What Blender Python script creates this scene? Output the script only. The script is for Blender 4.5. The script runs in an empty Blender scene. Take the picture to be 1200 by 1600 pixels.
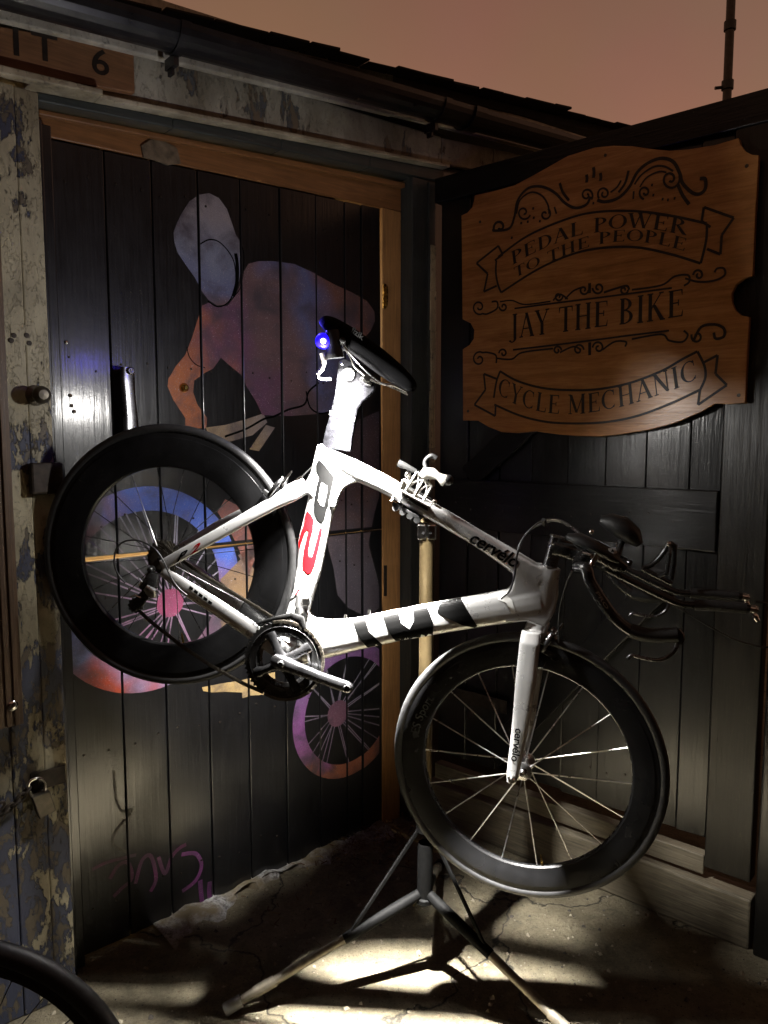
import bpy, bmesh, math, random
from mathutils import Vector, Matrix
from mathutils.geometry import tessellate_polygon
from mathutils.bvhtree import BVHTree
from math import radians as R, sin, cos, pi
random.seed(7)
scn = bpy.context.scene
COL = scn.collection

# ------------------------------------------------------------------ camera
FPX, PITCH, CAMZ = 1202.0, R(5.7), 1.55
cd = bpy.data.cameras.new('camera'); cam = bpy.data.objects.new('camera', cd); COL.objects.link(cam)
cam.location = (0, 0, CAMZ); cam.rotation_euler = (R(90) - PITCH, 0, 0)
cd.sensor_fit = 'HORIZONTAL'; cd.sensor_width = 36; cd.lens = 36 * FPX / 1200
cd.clip_start = 0.05; cd.clip_end = 500
scn.camera = cam
# ------------------------------------------------------------------ night sky: orange glow of street lighting on cloud
wd = bpy.data.worlds.new('World'); scn.world = wd; wd.use_nodes = True
nt = wd.node_tree; nt.nodes.clear()
wo = nt.nodes.new('ShaderNodeOutputWorld'); wb = nt.nodes.new('ShaderNodeBackground')
tc = nt.nodes.new('ShaderNodeTexCoord'); sx = nt.nodes.new('ShaderNodeSeparateXYZ')
cr = nt.nodes.new('ShaderNodeValToRGB')
cr.color_ramp.elements[0].position = 0.0; cr.color_ramp.elements[0].color = (.54, .265, .157, 1)
cr.color_ramp.elements[1].position = 0.55; cr.color_ramp.elements[1].color = (.215, .115, .073, 1)
ce = cr.color_ramp.elements.new(.95); ce.color = (.030, .018, .013, 1)
nz = nt.nodes.new('ShaderNodeTexNoise'); nz.inputs['Scale'].default_value = 3.0; nz.inputs['Detail'].default_value = 5.0
mx = nt.nodes.new('ShaderNodeMixRGB'); mx.blend_type = 'MULTIPLY'; mx.inputs['Fac'].default_value = .35
nt.links.new(tc.outputs['Generated'], sx.inputs[0]); nt.links.new(tc.outputs['Generated'], nz.inputs['Vector'])
nt.links.new(sx.outputs['Z'], cr.inputs['Fac']); nt.links.new(cr.outputs[0], mx.inputs[1]); nt.links.new(nz.outputs['Color'], mx.inputs[2])
nt.links.new(mx.outputs[0], wb.inputs['Color']); nt.links.new(wb.outputs[0], wo.inputs['Surface'])
wb.inputs['Strength'].default_value = 1.0
# ------------------------------------------------------------------ exposure, render
scn.view_settings.view_transform = 'Standard'; scn.view_settings.look = 'None'
scn.view_settings.exposure = 0; scn.view_settings.gamma = 1; scn.view_settings.use_curve_mapping = False
scn.render.engine = 'CYCLES'
scn.cycles.max_bounces = 6; scn.cycles.use_denoising = True
scn.cycles.caustics_reflective = False; scn.cycles.caustics_refractive = False
# lamp power (the lit work lamp's own light is made in its builder)
BEAM_W, FLOOD_W, SPILL_W, BLUE_W, ROOM_W = 4200.0, 330.0, 13.0, 0.9, 120.0

# ------------------------------------------------------------------ geometry helpers
cp_, sp_ = cos(PITCH), sin(PITCH)
CAM = Vector((0, 0, CAMZ))
def ray(x, y):
    a = (x - 600) / FPX; b = (y - 800) / FPX
    return Vector((a, cp_ - b * sp_, -(b * cp_ + sp_)))
class Frame:                                   # an upright plane: origin, horizontal direction e, normal n (towards the yard)
    def __init__(s, o, e):
        s.o = Vector(o); s.e = Vector(e).normalized(); s.n = Vector((s.e.y, -s.e.x, 0)); s.z = Vector((0, 0, 1))
    def P(s, u, z, n=0.0): return s.o + s.e * u + s.n * n + s.z * z
    def at(s, x, y, n=0.0):                    # the place on the plane that the photograph shows at pixel x, y
        r = ray(x, y); q = s.o + s.n * n
        return CAM + r * ((q - CAM).dot(s.n) / r.dot(s.n))
    def uz(s, x, y, n=0.0):
        p = s.at(x, y, n) - s.o
        return p.dot(s.e), p.z
def depth(x, y, d): return CAM + ray(x, y) * d
def ground_at(x, y):
    r = ray(x, y); return CAM + r * (-CAMZ / r.z)
WALL = Frame((-.8929, 2.1401, 0), (.74702, .66480, 0))      # plane of the stable door
LEAF = Frame((.205, 3.0, 0), (.755, -.656, 0))              # plane of the open outward leaf
REAR = depth(263, 869, 1.955); FRONT0 = depth(820, 1197, 1.895)
BIKE = Frame((REAR.x, REAR.y, 0), (FRONT0.x - REAR.x, FRONT0.y - REAR.y, 0))
hd = BIKE.at(850, 920)
ya = math.atan2(BIKE.e.y, BIKE.e.x) - R(11)
FORK = Frame((hd.x, hd.y, 0), (cos(ya), sin(ya), 0))        # steered a little towards the camera
FRONT = FORK.at(820, 1197)
PXM = 1.93 / FPX                                             # metres per pixel at the bicycle

class MB:
    def __init__(s): s.v = []; s.f = []; s.m = []; s.k = 0
    def add(s, vs, fs):
        o = len(s.v); s.v += [Vector(p) for p in vs]; s.f += [[i + o for i in f] for f in fs]; s.m += [s.k] * len(fs)
    def box(s, F, u0, u1, z0, z1, n0, n1):
        s.hexa([F.P(u, z, n) for n in (n0, n1) for (u, z) in ((u0, z0), (u1, z0), (u1, z1), (u0, z1))])
    def hexa(s, p):                            # p: 4 back, 4 front
        s.add(p, [[3, 2, 1, 0], [4, 5, 6, 7], [0, 1, 5, 4], [1, 2, 6, 5], [2, 3, 7, 6], [3, 0, 4, 7]])
    def strip(s, F, u0, u1, a0, b0, a1, b1, n0, n1, seg=1):   # board whose lower/upper edge runs from a0/b0 to a1/b1
        for i in range(seg):
            t0, t1 = i / seg, (i + 1) / seg
            L = lambda a, b, t: a + (b - a) * t
            us, ue = L(u0, u1, t0), L(u0, u1, t1)
            q = [(us, L(a0, a1, t0)), (ue, L(a0, a1, t1)), (ue, L(b0, b1, t1)), (us, L(b0, b1, t0))]
            s.hexa([F.P(u, z, n) for n in (n0, n1) for (u, z) in q])
    def cbox(s, c, ax, ay, az, hx, hy, hz):
        c = Vector(c)
        q = [(-1, -1), (1, -1), (1, 1), (-1, 1)]
        s.hexa([c + ax * (a * hx) + az * (b * hz) + ay * (d * hy) for d in (-1, 1) for a, b in q])
    def tube(s, pts, r, n=10, cap=True):
        pts = [Vector(p) for p in pts]; rs = r if isinstance(r, (list, tuple)) else [r] * len(pts)
        rings = []; up = None
        for i, p in enumerate(pts):
            t = (pts[min(i + 1, len(pts) - 1)] - pts[max(i - 1, 0)]).normalized()
            if up is None:
                up = t.orthogonal().normalized()
            up = (up - t * up.dot(t)).normalized(); w = t.cross(up)
            rings.append([p + (up * cos(2 * pi * k / n) + w * sin(2 * pi * k / n)) * rs[i] for k in range(n)])
        s.rings(rings, cap)
    def rings(s, rings, cap=True, closed=False):
        n = len(rings[0]); v = [p for r in rings for p in r]; f = []
        m = len(rings)
        for i in range(m if closed else m - 1):
            for k in range(n):
                j = (i + 1) % m
                f.append([i * n + k, i * n + (k + 1) % n, j * n + (k + 1) % n, j * n + k])
        if cap and not closed:
            f.append(list(range(n))[::-1]); f.append([(m - 1) * n + k for k in range(n)])
        s.add(v, f)
    def sweep(s, F, st, n=20, e=2.4, cap=True):   # stations (px, py, half height px, half thickness m, normal offset m)
        rings = []
        cs = [F.at(q[0], q[1], q[4] if len(q) > 4 else 0) for q in st]
        for i, q in enumerate(st):
            t = (cs[min(i + 1, len(cs) - 1)] - cs[max(i - 1, 0)]); t.normalize()
            w = F.n.cross(t).normalized()
            hh = q[2] * PXM; ht = q[3]; rg = []
            for k in range(n):
                a = 2 * pi * k / n; c_, s_ = cos(a), sin(a)
                rg.append(cs[i] + w * (hh * math.copysign(abs(c_) ** (2 / e), c_)) + F.n * (ht * math.copysign(abs(s_) ** (2 / e), s_)))
            rings.append(rg)
        s.rings(rings, cap)
    def lathe(s, prof, c, axis, n=48, closed=False, a0=0, a1=2 * pi):   # prof: (radius, along axis)
        axis = Vector(axis).normalized(); x = (Vector((0, 0, 1)) if abs(axis.z) < .95 else Vector((0, 1, 0))); x = x - axis * axis.dot(x); x.normalize(); y = axis.cross(x)
        full = abs(a1 - a0 - 2 * pi) < 1e-6
        cnt = n if full else n + 1
        rings = []
        for i in range(cnt):
            a = a0 + (a1 - a0) * i / n
            d = x * cos(a) + y * sin(a)
            rings.append([Vector(c) + d * r + axis * h for r, h in prof])
        m = len(prof); v = [p for r in rings for p in r]; f = []
        for i in range(n):
            j = (i + 1) % cnt
            for k in range(m if closed else m - 1):
                l = (k + 1) % m
                f.append([i * m + k, j * m + k, j * m + l, i * m + l])
        s.add(v, f)
    def prism(s, pts, n, t0, t1):              # polygon of 3-D points pushed along n from t0 to t1
        pts = [Vector(p) for p in pts]; N = len(pts); n = Vector(n)
        v = [p + n * t0 for p in pts] + [p + n * t1 for p in pts]
        tri = tessellate_polygon([pts])
        f = [list(t) for t in tri] + [[i + N for i in t] for t in tri]
        f += [[i, (i + 1) % N, (i + 1) % N + N, i + N] for i in range(N)]
        s.add(v, f)
    def ball(s, c, r, n=12, sc=(1, 1, 1)):
        rings = []
        for i in range(1, n):
            a = pi * i / n
            rings.append([Vector(c) + Vector((r * sc[0] * sin(a) * cos(2 * pi * k / n), r * sc[1] * sin(a) * sin(2 * pi * k / n), r * sc[2] * cos(a))) for k in range(n)])
        s.rings(rings)
    def mesh(s, name, mats, smooth=False, recalc=True):
        me = bpy.data.meshes.new(name); me.from_pydata([tuple(p) for p in s.v], [], s.f)
        for m in (mats if isinstance(mats, (list, tuple)) else [mats]): me.materials.append(m)
        if any(s.m): me.polygons.foreach_set('material_index', s.m)
        if recalc:
            bm = bmesh.new(); bm.from_mesh(me); bmesh.ops.recalc_face_normals(bm, faces=bm.faces); bm.to_mesh(me); bm.free()
        if smooth:
            me.polygons.foreach_set('use_smooth', [True] * len(me.polygons))
            try: me.set_sharp_from_angle(angle=R(38))
            except Exception: pass
        me.update()
        return me
WM = {}
def link(o, parent=None, M=None):
    COL.objects.link(o); M = M or Matrix.Identity(4); WM[o.name] = M
    if parent is not None:
        o.parent = parent; o.matrix_parent_inverse = WM[parent.name].inverted()
    o.matrix_basis = M
    return o
def build(mb, name, mat, parent=None, smooth=False, bevel=0, M=None, recalc=True):
    o = bpy.data.objects.new(name, mb.mesh(name, mat, smooth, recalc)); link(o, parent, M)
    if bevel:
        b = o.modifiers.new('bevel', 'BEVEL'); b.width = bevel; b.segments = 2; b.limit_method = 'ANGLE'; b.angle_limit = R(40)
    return o
def tag(o, label=None, cat=None, group=None, kind=None):
    if label: o['label'] = label
    if cat: o['category'] = cat
    if group: o['group'] = group
    if kind: o['kind'] = kind
    return o
def thing(name, loc, label, cat, group=None):
    o = bpy.data.objects.new(name, None); o.empty_display_size = .1
    link(o, None, Matrix.Translation(loc)); tag(o, label, cat, group)
    return o
def catmull(p, n=6):
    p = [Vector(q) for q in p]; o = []
    for i in range(len(p) - 1):
        a, b, c, d = p[max(i - 1, 0)], p[i], p[i + 1], p[min(i + 2, len(p) - 1)]
        for k in range(n):
            t = k / n
            o.append(.5 * ((2 * b) + (c - a) * t + (2 * a - 5 * b + 4 * c - d) * t * t + (3 * b - a - 3 * c + d) * t ** 3))
    o.append(p[-1]); return o

# ------------------------------------------------------------------ materials
def newmat(name):
    m = bpy.data.materials.new(name); m.use_nodes = True
    b = m.node_tree.nodes['Principled BSDF']; return m, m.node_tree, b
def node(nt, t, **kw):
    n = nt.nodes.new(t)
    for k, v in kw.items():
        if k in n.inputs: n.inputs[k].default_value = v
        else: setattr(n, k, v)
    return n
def coords(nt, scale=(1, 1, 1), rotz=0):
    t = node(nt, 'ShaderNodeNewGeometry'); mp = node(nt, 'ShaderNodeMapping')
    mp.inputs['Scale'].default_value = scale; mp.inputs['Rotation'].default_value = (0, 0, rotz)
    nt.links.new(t.outputs['Position'], mp.inputs['Vector']); return mp.outputs['Vector']
def ramp(nt, fac, stops, interp='LINEAR'):
    r = node(nt, 'ShaderNodeValToRGB'); r.color_ramp.interpolation = interp
    e = r.color_ramp.elements
    while len(e) < len(stops): e.new(.5)
    for el, (p, c) in zip(e, stops): el.position = p; el.color = (*c, 1) if len(c) == 3 else c
    nt.links.new(fac, r.inputs['Fac']); return r.outputs['Color']
def noise(nt, vec, scale, detail=4, rough=.55, dist=0):
    n = node(nt, 'ShaderNodeTexNoise', Scale=scale, Detail=detail, Roughness=rough, Distortion=dist)
    nt.links.new(vec, n.inputs['Vector']); return n.outputs['Fac']
def mixc(nt, fac, a, b, mode='MIX'):
    m = node(nt, 'ShaderNodeMixRGB', blend_type=mode)
    for s, v in ((0, fac), (1, a), (2, b)):
        if hasattr(v, 'links'): nt.links.new(v, m.inputs[s])
        else: m.inputs[s].default_value = v if s == 0 else (*v, 1)
    return m.outputs[0]
def bump(nt, b, h, strength=.3, dist=.002, base=None):
    n = node(nt, 'ShaderNodeBump', Strength=strength, Distance=dist)
    nt.links.new(h, n.inputs['Height'])
    if base is not None: nt.links.new(base, n.inputs['Normal'])
    nt.links.new(n.outputs[0], b.inputs['Normal']); return n.outputs[0]
def math_(nt, op, a, b=None):
    m = node(nt, 'ShaderNodeMath', operation=op)
    for i, v in ((0, a), (1, b)):
        if v is None: continue
        if hasattr(v, 'links'): nt.links.new(v, m.inputs[i])
        else: m.inputs[i].default_value = v
    return m.outputs[0]
def plain(name, c, rough=.5, metal=0, var=.25, scale=40, bmp=.15, coat=0, bd=.001):
    m, nt, b = newmat(name); v = coords(nt)
    f = noise(nt, v, scale, 5)
    lo = tuple(x * (1 - var) for x in c); hi = tuple(min(1, x * (1 + var)) for x in c)
    nt.links.new(ramp(nt, f, [(.3, lo), (.7, hi)]), b.inputs['Base Color'])
    rr = node(nt, 'ShaderNodeMapRange'); rr.inputs['To Min'].default_value = max(.03, rough - .12); rr.inputs['To Max'].default_value = min(1, rough + .12)
    nt.links.new(noise(nt, v, scale * .6, 4), rr.inputs['Value']); nt.links.new(rr.outputs[0], b.inputs['Roughness'])
    b.inputs['Metallic'].default_value = metal
    if coat: b.inputs['Coat Weight'].default_value = coat; b.inputs['Coat Roughness'].default_value = .08
    if bmp: bump(nt, b, f, bmp, bd)
    return m
def dull(m, s=.12):
    m.node_tree.nodes['Principled BSDF'].inputs['Specular IOR Level'].default_value = s; return m
def emit(name, c, s):
    m, nt, b = newmat(name); b.inputs['Base Color'].default_value = (*c, 1)
    b.inputs['Emission Color'].default_value = (*c, 1); b.inputs['Emission Strength'].default_value = s; return m
WROT = -math.atan2(WALL.e.y, WALL.e.x); LROT = -math.atan2(LEAF.e.y, LEAF.e.x)
def board_mat(name, c, rough, rotz, along='z', var=.5, worn=(.12, .10, .075), wear=.0, bstr=.35, bdist=.0015, spec=.5, coat=0):
    m, nt, b = newmat(name)
    sc = (1, 1, .045) if along == 'z' else (.05, 1, 1)
    v = coords(nt, (1, 1, 1), rotz); mp = node(nt, 'ShaderNodeMapping'); mp.inputs['Scale'].default_value = sc
    nt.links.new(v, mp.inputs['Vector']); g = mp.outputs['Vector']
    grain = noise(nt, g, 160, 6, .6, .4); broad = noise(nt, v, 6, 5, .6); fine = noise(nt, v, 45, 6, .7)
    wave = noise(nt, g, 38, 3, .5, 1.2)
    lo = tuple(x * (1 - var) for x in c); hi = tuple(x * (1 + var) for x in c)
    colr = ramp(nt, math_(nt, 'ADD', math_(nt, 'MULTIPLY', grain, .6), math_(nt, 'MULTIPLY', broad, .4)), [(.35, lo), (.65, hi)])
    if wear > 0:
        k = ramp(nt, math_(nt, 'ADD', math_(nt, 'MULTIPLY', fine, .55), math_(nt, 'MULTIPLY', grain, .45)), [(.66 - wear, (0, 0, 0)), (.74 - wear * .6, (1, 1, 1))])
        colr = mixc(nt, k, colr, worn)
    nt.links.new(colr, b.inputs['Base Color'])
    rr = node(nt, 'ShaderNodeMapRange'); rr.inputs['From Min'].default_value = .3; rr.inputs['From Max'].default_value = .7
    rr.inputs['To Min'].default_value = max(.05, rough - .07); rr.inputs['To Max'].default_value = min(1, rough + .08)
    nt.links.new(math_(nt, 'ADD', math_(nt, 'MULTIPLY', grain, .6), math_(nt, 'MULTIPLY', noise(nt, v, 14, 3, .5), .4)), rr.inputs['Value']); nt.links.new(rr.outputs[0], b.inputs['Roughness'])
    b.inputs['Specular IOR Level'].default_value = spec
    h = math_(nt, 'ADD', math_(nt, 'MULTIPLY', grain, .6), math_(nt, 'ADD', math_(nt, 'MULTIPLY', wave, .9), math_(nt, 'MULTIPLY', fine, .35)))
    bo = bump(nt, b, h, bstr, bdist)
    if coat: b.inputs['Coat Weight'].default_value = coat; b.inputs['Coat Roughness'].default_value = .16; nt.links.new(bo, b.inputs['Coat Normal'])
    return m
def peel_mat(name, top, under, wood, amount=.5, rotz=0, zfade=None):
    m, nt, b = newmat(name); v = coords(nt, (1, 1, 1), rotz); st = node(nt, 'ShaderNodeMapping'); st.inputs['Scale'].default_value = (1, 1, .42)
    nt.links.new(v, st.inputs['Vector']); v2 = st.outputs[0]
    n1 = noise(nt, v2, 15, 10, .66, .2); n2 = noise(nt, v2, 30, 8, .70, .3); n3 = noise(nt, v, 5, 3); sp = noise(nt, v, 130, 3)
    f1 = math_(nt, 'ADD', math_(nt, 'MULTIPLY', n1, .7), math_(nt, 'MULTIPLY', n3, .3))
    if zfade:
        sz = node(nt, 'ShaderNodeSeparateXYZ'); nt.links.new(v, sz.inputs[0]); mr = node(nt, 'ShaderNodeMapRange')
        mr.inputs['From Min'].default_value = zfade[0]; mr.inputs['From Max'].default_value = zfade[1]; mr.inputs['To Min'].default_value = zfade[2]; mr.inputs['To Max'].default_value = zfade[3]
        nt.links.new(sz.outputs['Z'], mr.inputs['Value']); f1 = math_(nt, 'ADD', f1, mr.outputs[0])
    k1 = ramp(nt, f1, [(amount, (0, 0, 0)), (amount + .012, (1, 1, 1))])
    k2 = ramp(nt, n2, [(.52, (0, 0, 0)), (.535, (1, 1, 1))])
    tv = mixc(nt, ramp(nt, noise(nt, v, 9, 6, .6), [(.3, (0, 0, 0)), (.75, (1, 1, 1))]), tuple(x * .62 for x in top), top)
    tv = mixc(nt, ramp(nt, sp, [(.30, (1, 1, 1)), (.36, (0, 0, 0))]), tv, tuple(x * .45 for x in top))
    gr = ramp(nt, noise(nt, v2, 3.5, 7, .7, .5), [(.36, (.5, .48, .44)), (.6, (1, 1, 1))])
    tv = mixc(nt, 1.0, tv, gr, 'MULTIPLY')
    low = mixc(nt, k2, under, wood)
    nt.links.new(mixc(nt, k1, tv, low), b.inputs['Base Color'])
    b.inputs['Roughness'].default_value = .62
    h = math_(nt, 'ADD', math_(nt, 'MULTIPLY', k1, -1.0), math_(nt, 'ADD', math_(nt, 'MULTIPLY', n2, .5), math_(nt, 'MULTIPLY', k2, -.3)))
    bump(nt, b, h, 1.0, .006)
    return m
def spray(name, stops, F, p0, p1, rough=.42):     # spray paint that changes colour along the line p0-p1 (u, z on the plane)
    m, nt, b = newmat(name)
    g = node(nt, 'ShaderNodeNewGeometry'); a, c = F.P(*p0), F.P(*p1); d = c - a
    sub = node(nt, 'ShaderNodeVectorMath', operation='SUBTRACT'); sub.inputs[1].default_value = a
    dot = node(nt, 'ShaderNodeVectorMath', operation='DOT_PRODUCT'); dot.inputs[1].default_value = d / d.length_squared
    nt.links.new(g.outputs['Position'], sub.inputs[0]); nt.links.new(sub.outputs[0], dot.inputs[0])
    n = noise(nt, g.outputs['Position'], 7, 3, .5, .3)
    f = math_(nt, 'ADD', dot.outputs['Value'], math_(nt, 'MULTIPLY', math_(nt, 'SUBTRACT', n, .5), .55))
    col = ramp(nt, f, stops)
    sp = noise(nt, g.outputs['Position'], 260, 3, .7)
    col = mixc(nt, ramp(nt, sp, [(.60, (0, 0, 0)), (.70, (1, 1, 1))]), col, (.35, .32, .34))
    sm = noise(nt, g.outputs['Position'], 9, 6, .62, .4)
    col = mixc(nt, ramp(nt, sm, [(.46, (0, 0, 0)), (.68, (.9, .9, .9))]), col, (.05, .04, .05))
    col = mixc(nt, 1.0, col, (.92, .92, .95), 'MULTIPLY')
    bl = noise(nt, g.outputs['Position'], 900, 2, .6)
    col = mixc(nt, ramp(nt, bl, [(.36, (.55, .55, .55)), (.5, (0, 0, 0))]), col, (.012, .012, .014))
    nt.links.new(col, b.inputs['Base Color']); b.inputs['Roughness'].default_value = rough
    gm = node(nt, 'ShaderNodeMapping'); gm.inputs['Scale'].default_value = (1, 1, .05); nt.links.new(g.outputs['Position'], gm.inputs['Vector'])
    bump(nt, b, noise(nt, gm.outputs[0], 150, 5, .6), .35, .001)
    return m

M_black_door = board_mat('black_gloss_paint', (.0045, .0045, .0052), .40, WROT, var=.5, worn=(.05, .043, .032), wear=.0, bstr=.5, bdist=.0013, spec=.4, coat=.85)
M_black_leaf = board_mat('black_weathered_paint', (.0045, .0043, .004), .38, LROT, var=.5, worn=(.05, .042, .03), wear=.0, bstr=.6, bdist=.0016, spec=.35, coat=.7)
M_leaf_rail = board_mat('black_rail_paint', (.004, .0038, .0035), .42, LROT, 'x', var=.5, worn=(.04, .03, .02), wear=.0, bstr=.6, bdist=.0016, spec=.25, coat=.3)
M_grey_timber = board_mat('grey_timber', (.135, .115, .08), .6, LROT, 'x', var=.55, bstr=.7, bdist=.003)
M_grey_stile = board_mat('grey_stile_timber', (.014, .012, .009), .34, LROT, 'z', var=.6, worn=(.05, .042, .03), wear=.08, bstr=.6, bdist=.002)
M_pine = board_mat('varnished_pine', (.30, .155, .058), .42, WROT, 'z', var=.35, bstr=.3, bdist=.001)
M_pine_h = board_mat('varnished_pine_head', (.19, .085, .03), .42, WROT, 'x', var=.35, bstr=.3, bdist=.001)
M_jamb = board_mat('dark_green_grey_paint', (.026, .030, .029), .45, WROT, 'z', var=.45, worn=(.11, .095, .07), wear=.07, bstr=.3)
M_head = board_mat('dark_green_grey_head', (.03, .036, .034), .5, WROT, 'x', var=.45, worn=(.12, .1, .07), wear=.08, bstr=.3)
M_post = peel_mat('peeling_cream_post', (.40, .36, .245), (.035, .04, .065), (.085, .07, .048), .515, WROT, (.5, 2.0, .055, -.05))
M_fboard = peel_mat('peeling_board', (.55, .51, .40), (.10, .105, .105), (.17, .13, .085), .56, WROT)
M_fascia = peel_mat('white_fascia', (.72, .68, .57), (.42, .38, .3), (.2, .17, .12), .70, WROT)
M_drip = peel_mat('cream_drip', (.62, .55, .40), (.3, .27, .2), (.15, .12, .08), .68, WROT)
M_edge = board_mat('chipped_edge', (.36, .29, .18), .6, WROT, 'z', var=.5, worn=(.03, .03, .03), wear=.14, bstr=.7, bdist=.003)
M_rubblack = plain('black_rubber', (.012, .012, .012), .55, 0, .3, 90, .2)
M_tyre = plain('tyre_rubber', (.016, .016, .0165), .5, 0, .35, 120, .3)
M_carbon = plain('carbon_rim', (.009, .009, .0095), .25, 0, .4, 14, .03)
M_gutter = plain('black_gutter', (.012, .012, .013), .32, 0, .3, 30, .1)
M_slate = plain('dark_slate', (.008, .0076, .0072), .85, 0, .4, 25, .5)
M_white = plain('pearl_white_paint', (.58, .58, .575), .30, .5, .03, 60, .0, .6)
M_silver = plain('brushed_aluminium', (.55, .55, .55), .28, 1, .12, 90, .05)
M_steel = plain('polished_steel', (.7, .69, .66), .16, 1, .15, 60, .05)
M_spoke = plain('spoke_steel', (.75, .74, .72), .3, 1, .1, 60, 0)
M_pole = plain('stand_pole_metal', (.17, .125, .062), .34, .6, .15, 50, .08)
M_blkmetal = plain('black_anodised', (.022, .022, .022), .26, .2, .3, 70, .05, .2)
M_crank = plain('grey_crank', (.22, .22, .23), .28, 1, .1, 60, .03)
M_post_al = dull(plain('scuffed_seatpost', (.0038, .0038, .0046), .42, 0, .9, 60, .6, 0, .0008), .06)
M_brass = plain('brass', (.55, .38, .12), .28, 1, .2, 60, .1)
M_decal_k = plain('black_decal', (.0022, .0022, .0022), .5, 0, .1, 30, 0)
M_decal_r = plain('red_decal', (.26, .004, .006), .4, 0, .1, 30, 0)
M_decal_w = plain('white_decal', (.72, .72, .70), .35, .1, .03, 30, 0)
M_decal_g = plain('grey_print', (.33, .31, .27), .5, 0, .1, 30, 0)
M_decal_d = plain('dark_grey_print', (.012, .012, .012), .6, 0, .1, 30, 0)
M_clampw = plain('pale_clamp_plastic', (.62, .60, .55), .38, 0, .05, 60, .03)
M_rust = plain('rusty_iron', (.025, .018, .013), .6, .5, .5, 60, .4)
M_lockbody = plain('dull_lock', (.10, .088, .07), .45, .8, .3, 60, .2)
M_strip = board_mat('brown_decking', (.075, .045, .025), .5, WROT, 'z', var=.4, bstr=.3)
M_signwood = None
for m_ in (M_decal_k, M_decal_r): dull(m_, .04)
M_paint_k = plain('stencil_black', (.018, .011, .007), .5, 0, .4, 60, .1)
M_unitboard = board_mat('unit_board', (.20, .095, .042), .55, WROT, 'x', var=.35, bstr=.2)
M_stand_k = plain('stand_black', (.003, .003, .003), .6, 0, .3, 90, .2)  # near black, with the down tube's cast shadow put into the colour
dull(M_stand_k, .04)
M_leg = plain('dull_leg_metal', (.12, .105, .08), .5, .7, .3, 50, .2)
M_cable = plain('black_cable', (.02, .02, .02), .35, 0, .2, 60, 0)
M_room = plain('room_plaster', (.62, .52, .36), .8, 0, .2, 8, .1)
M_tape = plain('bar_tape', (.02, .02, .02), .6, 0, .4, 120, .3)
M_leather = plain('saddle_leather', (.002, .002, .0025), .85, 0, .3, 150, .2)
M_leather.node_tree.nodes['Principled BSDF'].inputs['Specular IOR Level'].default_value = .1

def sign_mat():
    m, nt, b = newmat('stained_plywood'); v = coords(nt, (1, 1, 1), LROT)
    mp = node(nt, 'ShaderNodeMapping'); mp.inputs['Scale'].default_value = (.09, 1, 1); mp.inputs['Rotation'].default_value = (0, R(-7), 0)
    nt.links.new(v, mp.inputs['Vector']); g = mp.outputs[0]
    a = noise(nt, g, 26, 6, .6, 1.6); f = noise(nt, g, 190, 5, .6, .3); br = noise(nt, v, 4, 4)
    s = math_(nt, 'ADD', math_(nt, 'MULTIPLY', a, .5), math_(nt, 'ADD', math_(nt, 'MULTIPLY', f, .3), math_(nt, 'MULTIPLY', br, .2)))
    nt.links.new(ramp(nt, s, [(.3, (.21, .085, .018)), (.48, (.43, .19, .05)), (.70, (.66, .34, .12))]), b.inputs['Base Color'])
    b.inputs['Roughness'].default_value = .40
    bo = bump(nt, b, math_(nt, 'ADD', f, a), .5, .0016); b.inputs['Coat Weight'].default_value = .5; b.inputs['Coat Roughness'].default_value = .24; nt.links.new(bo, b.inputs['Coat Normal']); return m
M_signwood = sign_mat()
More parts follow.
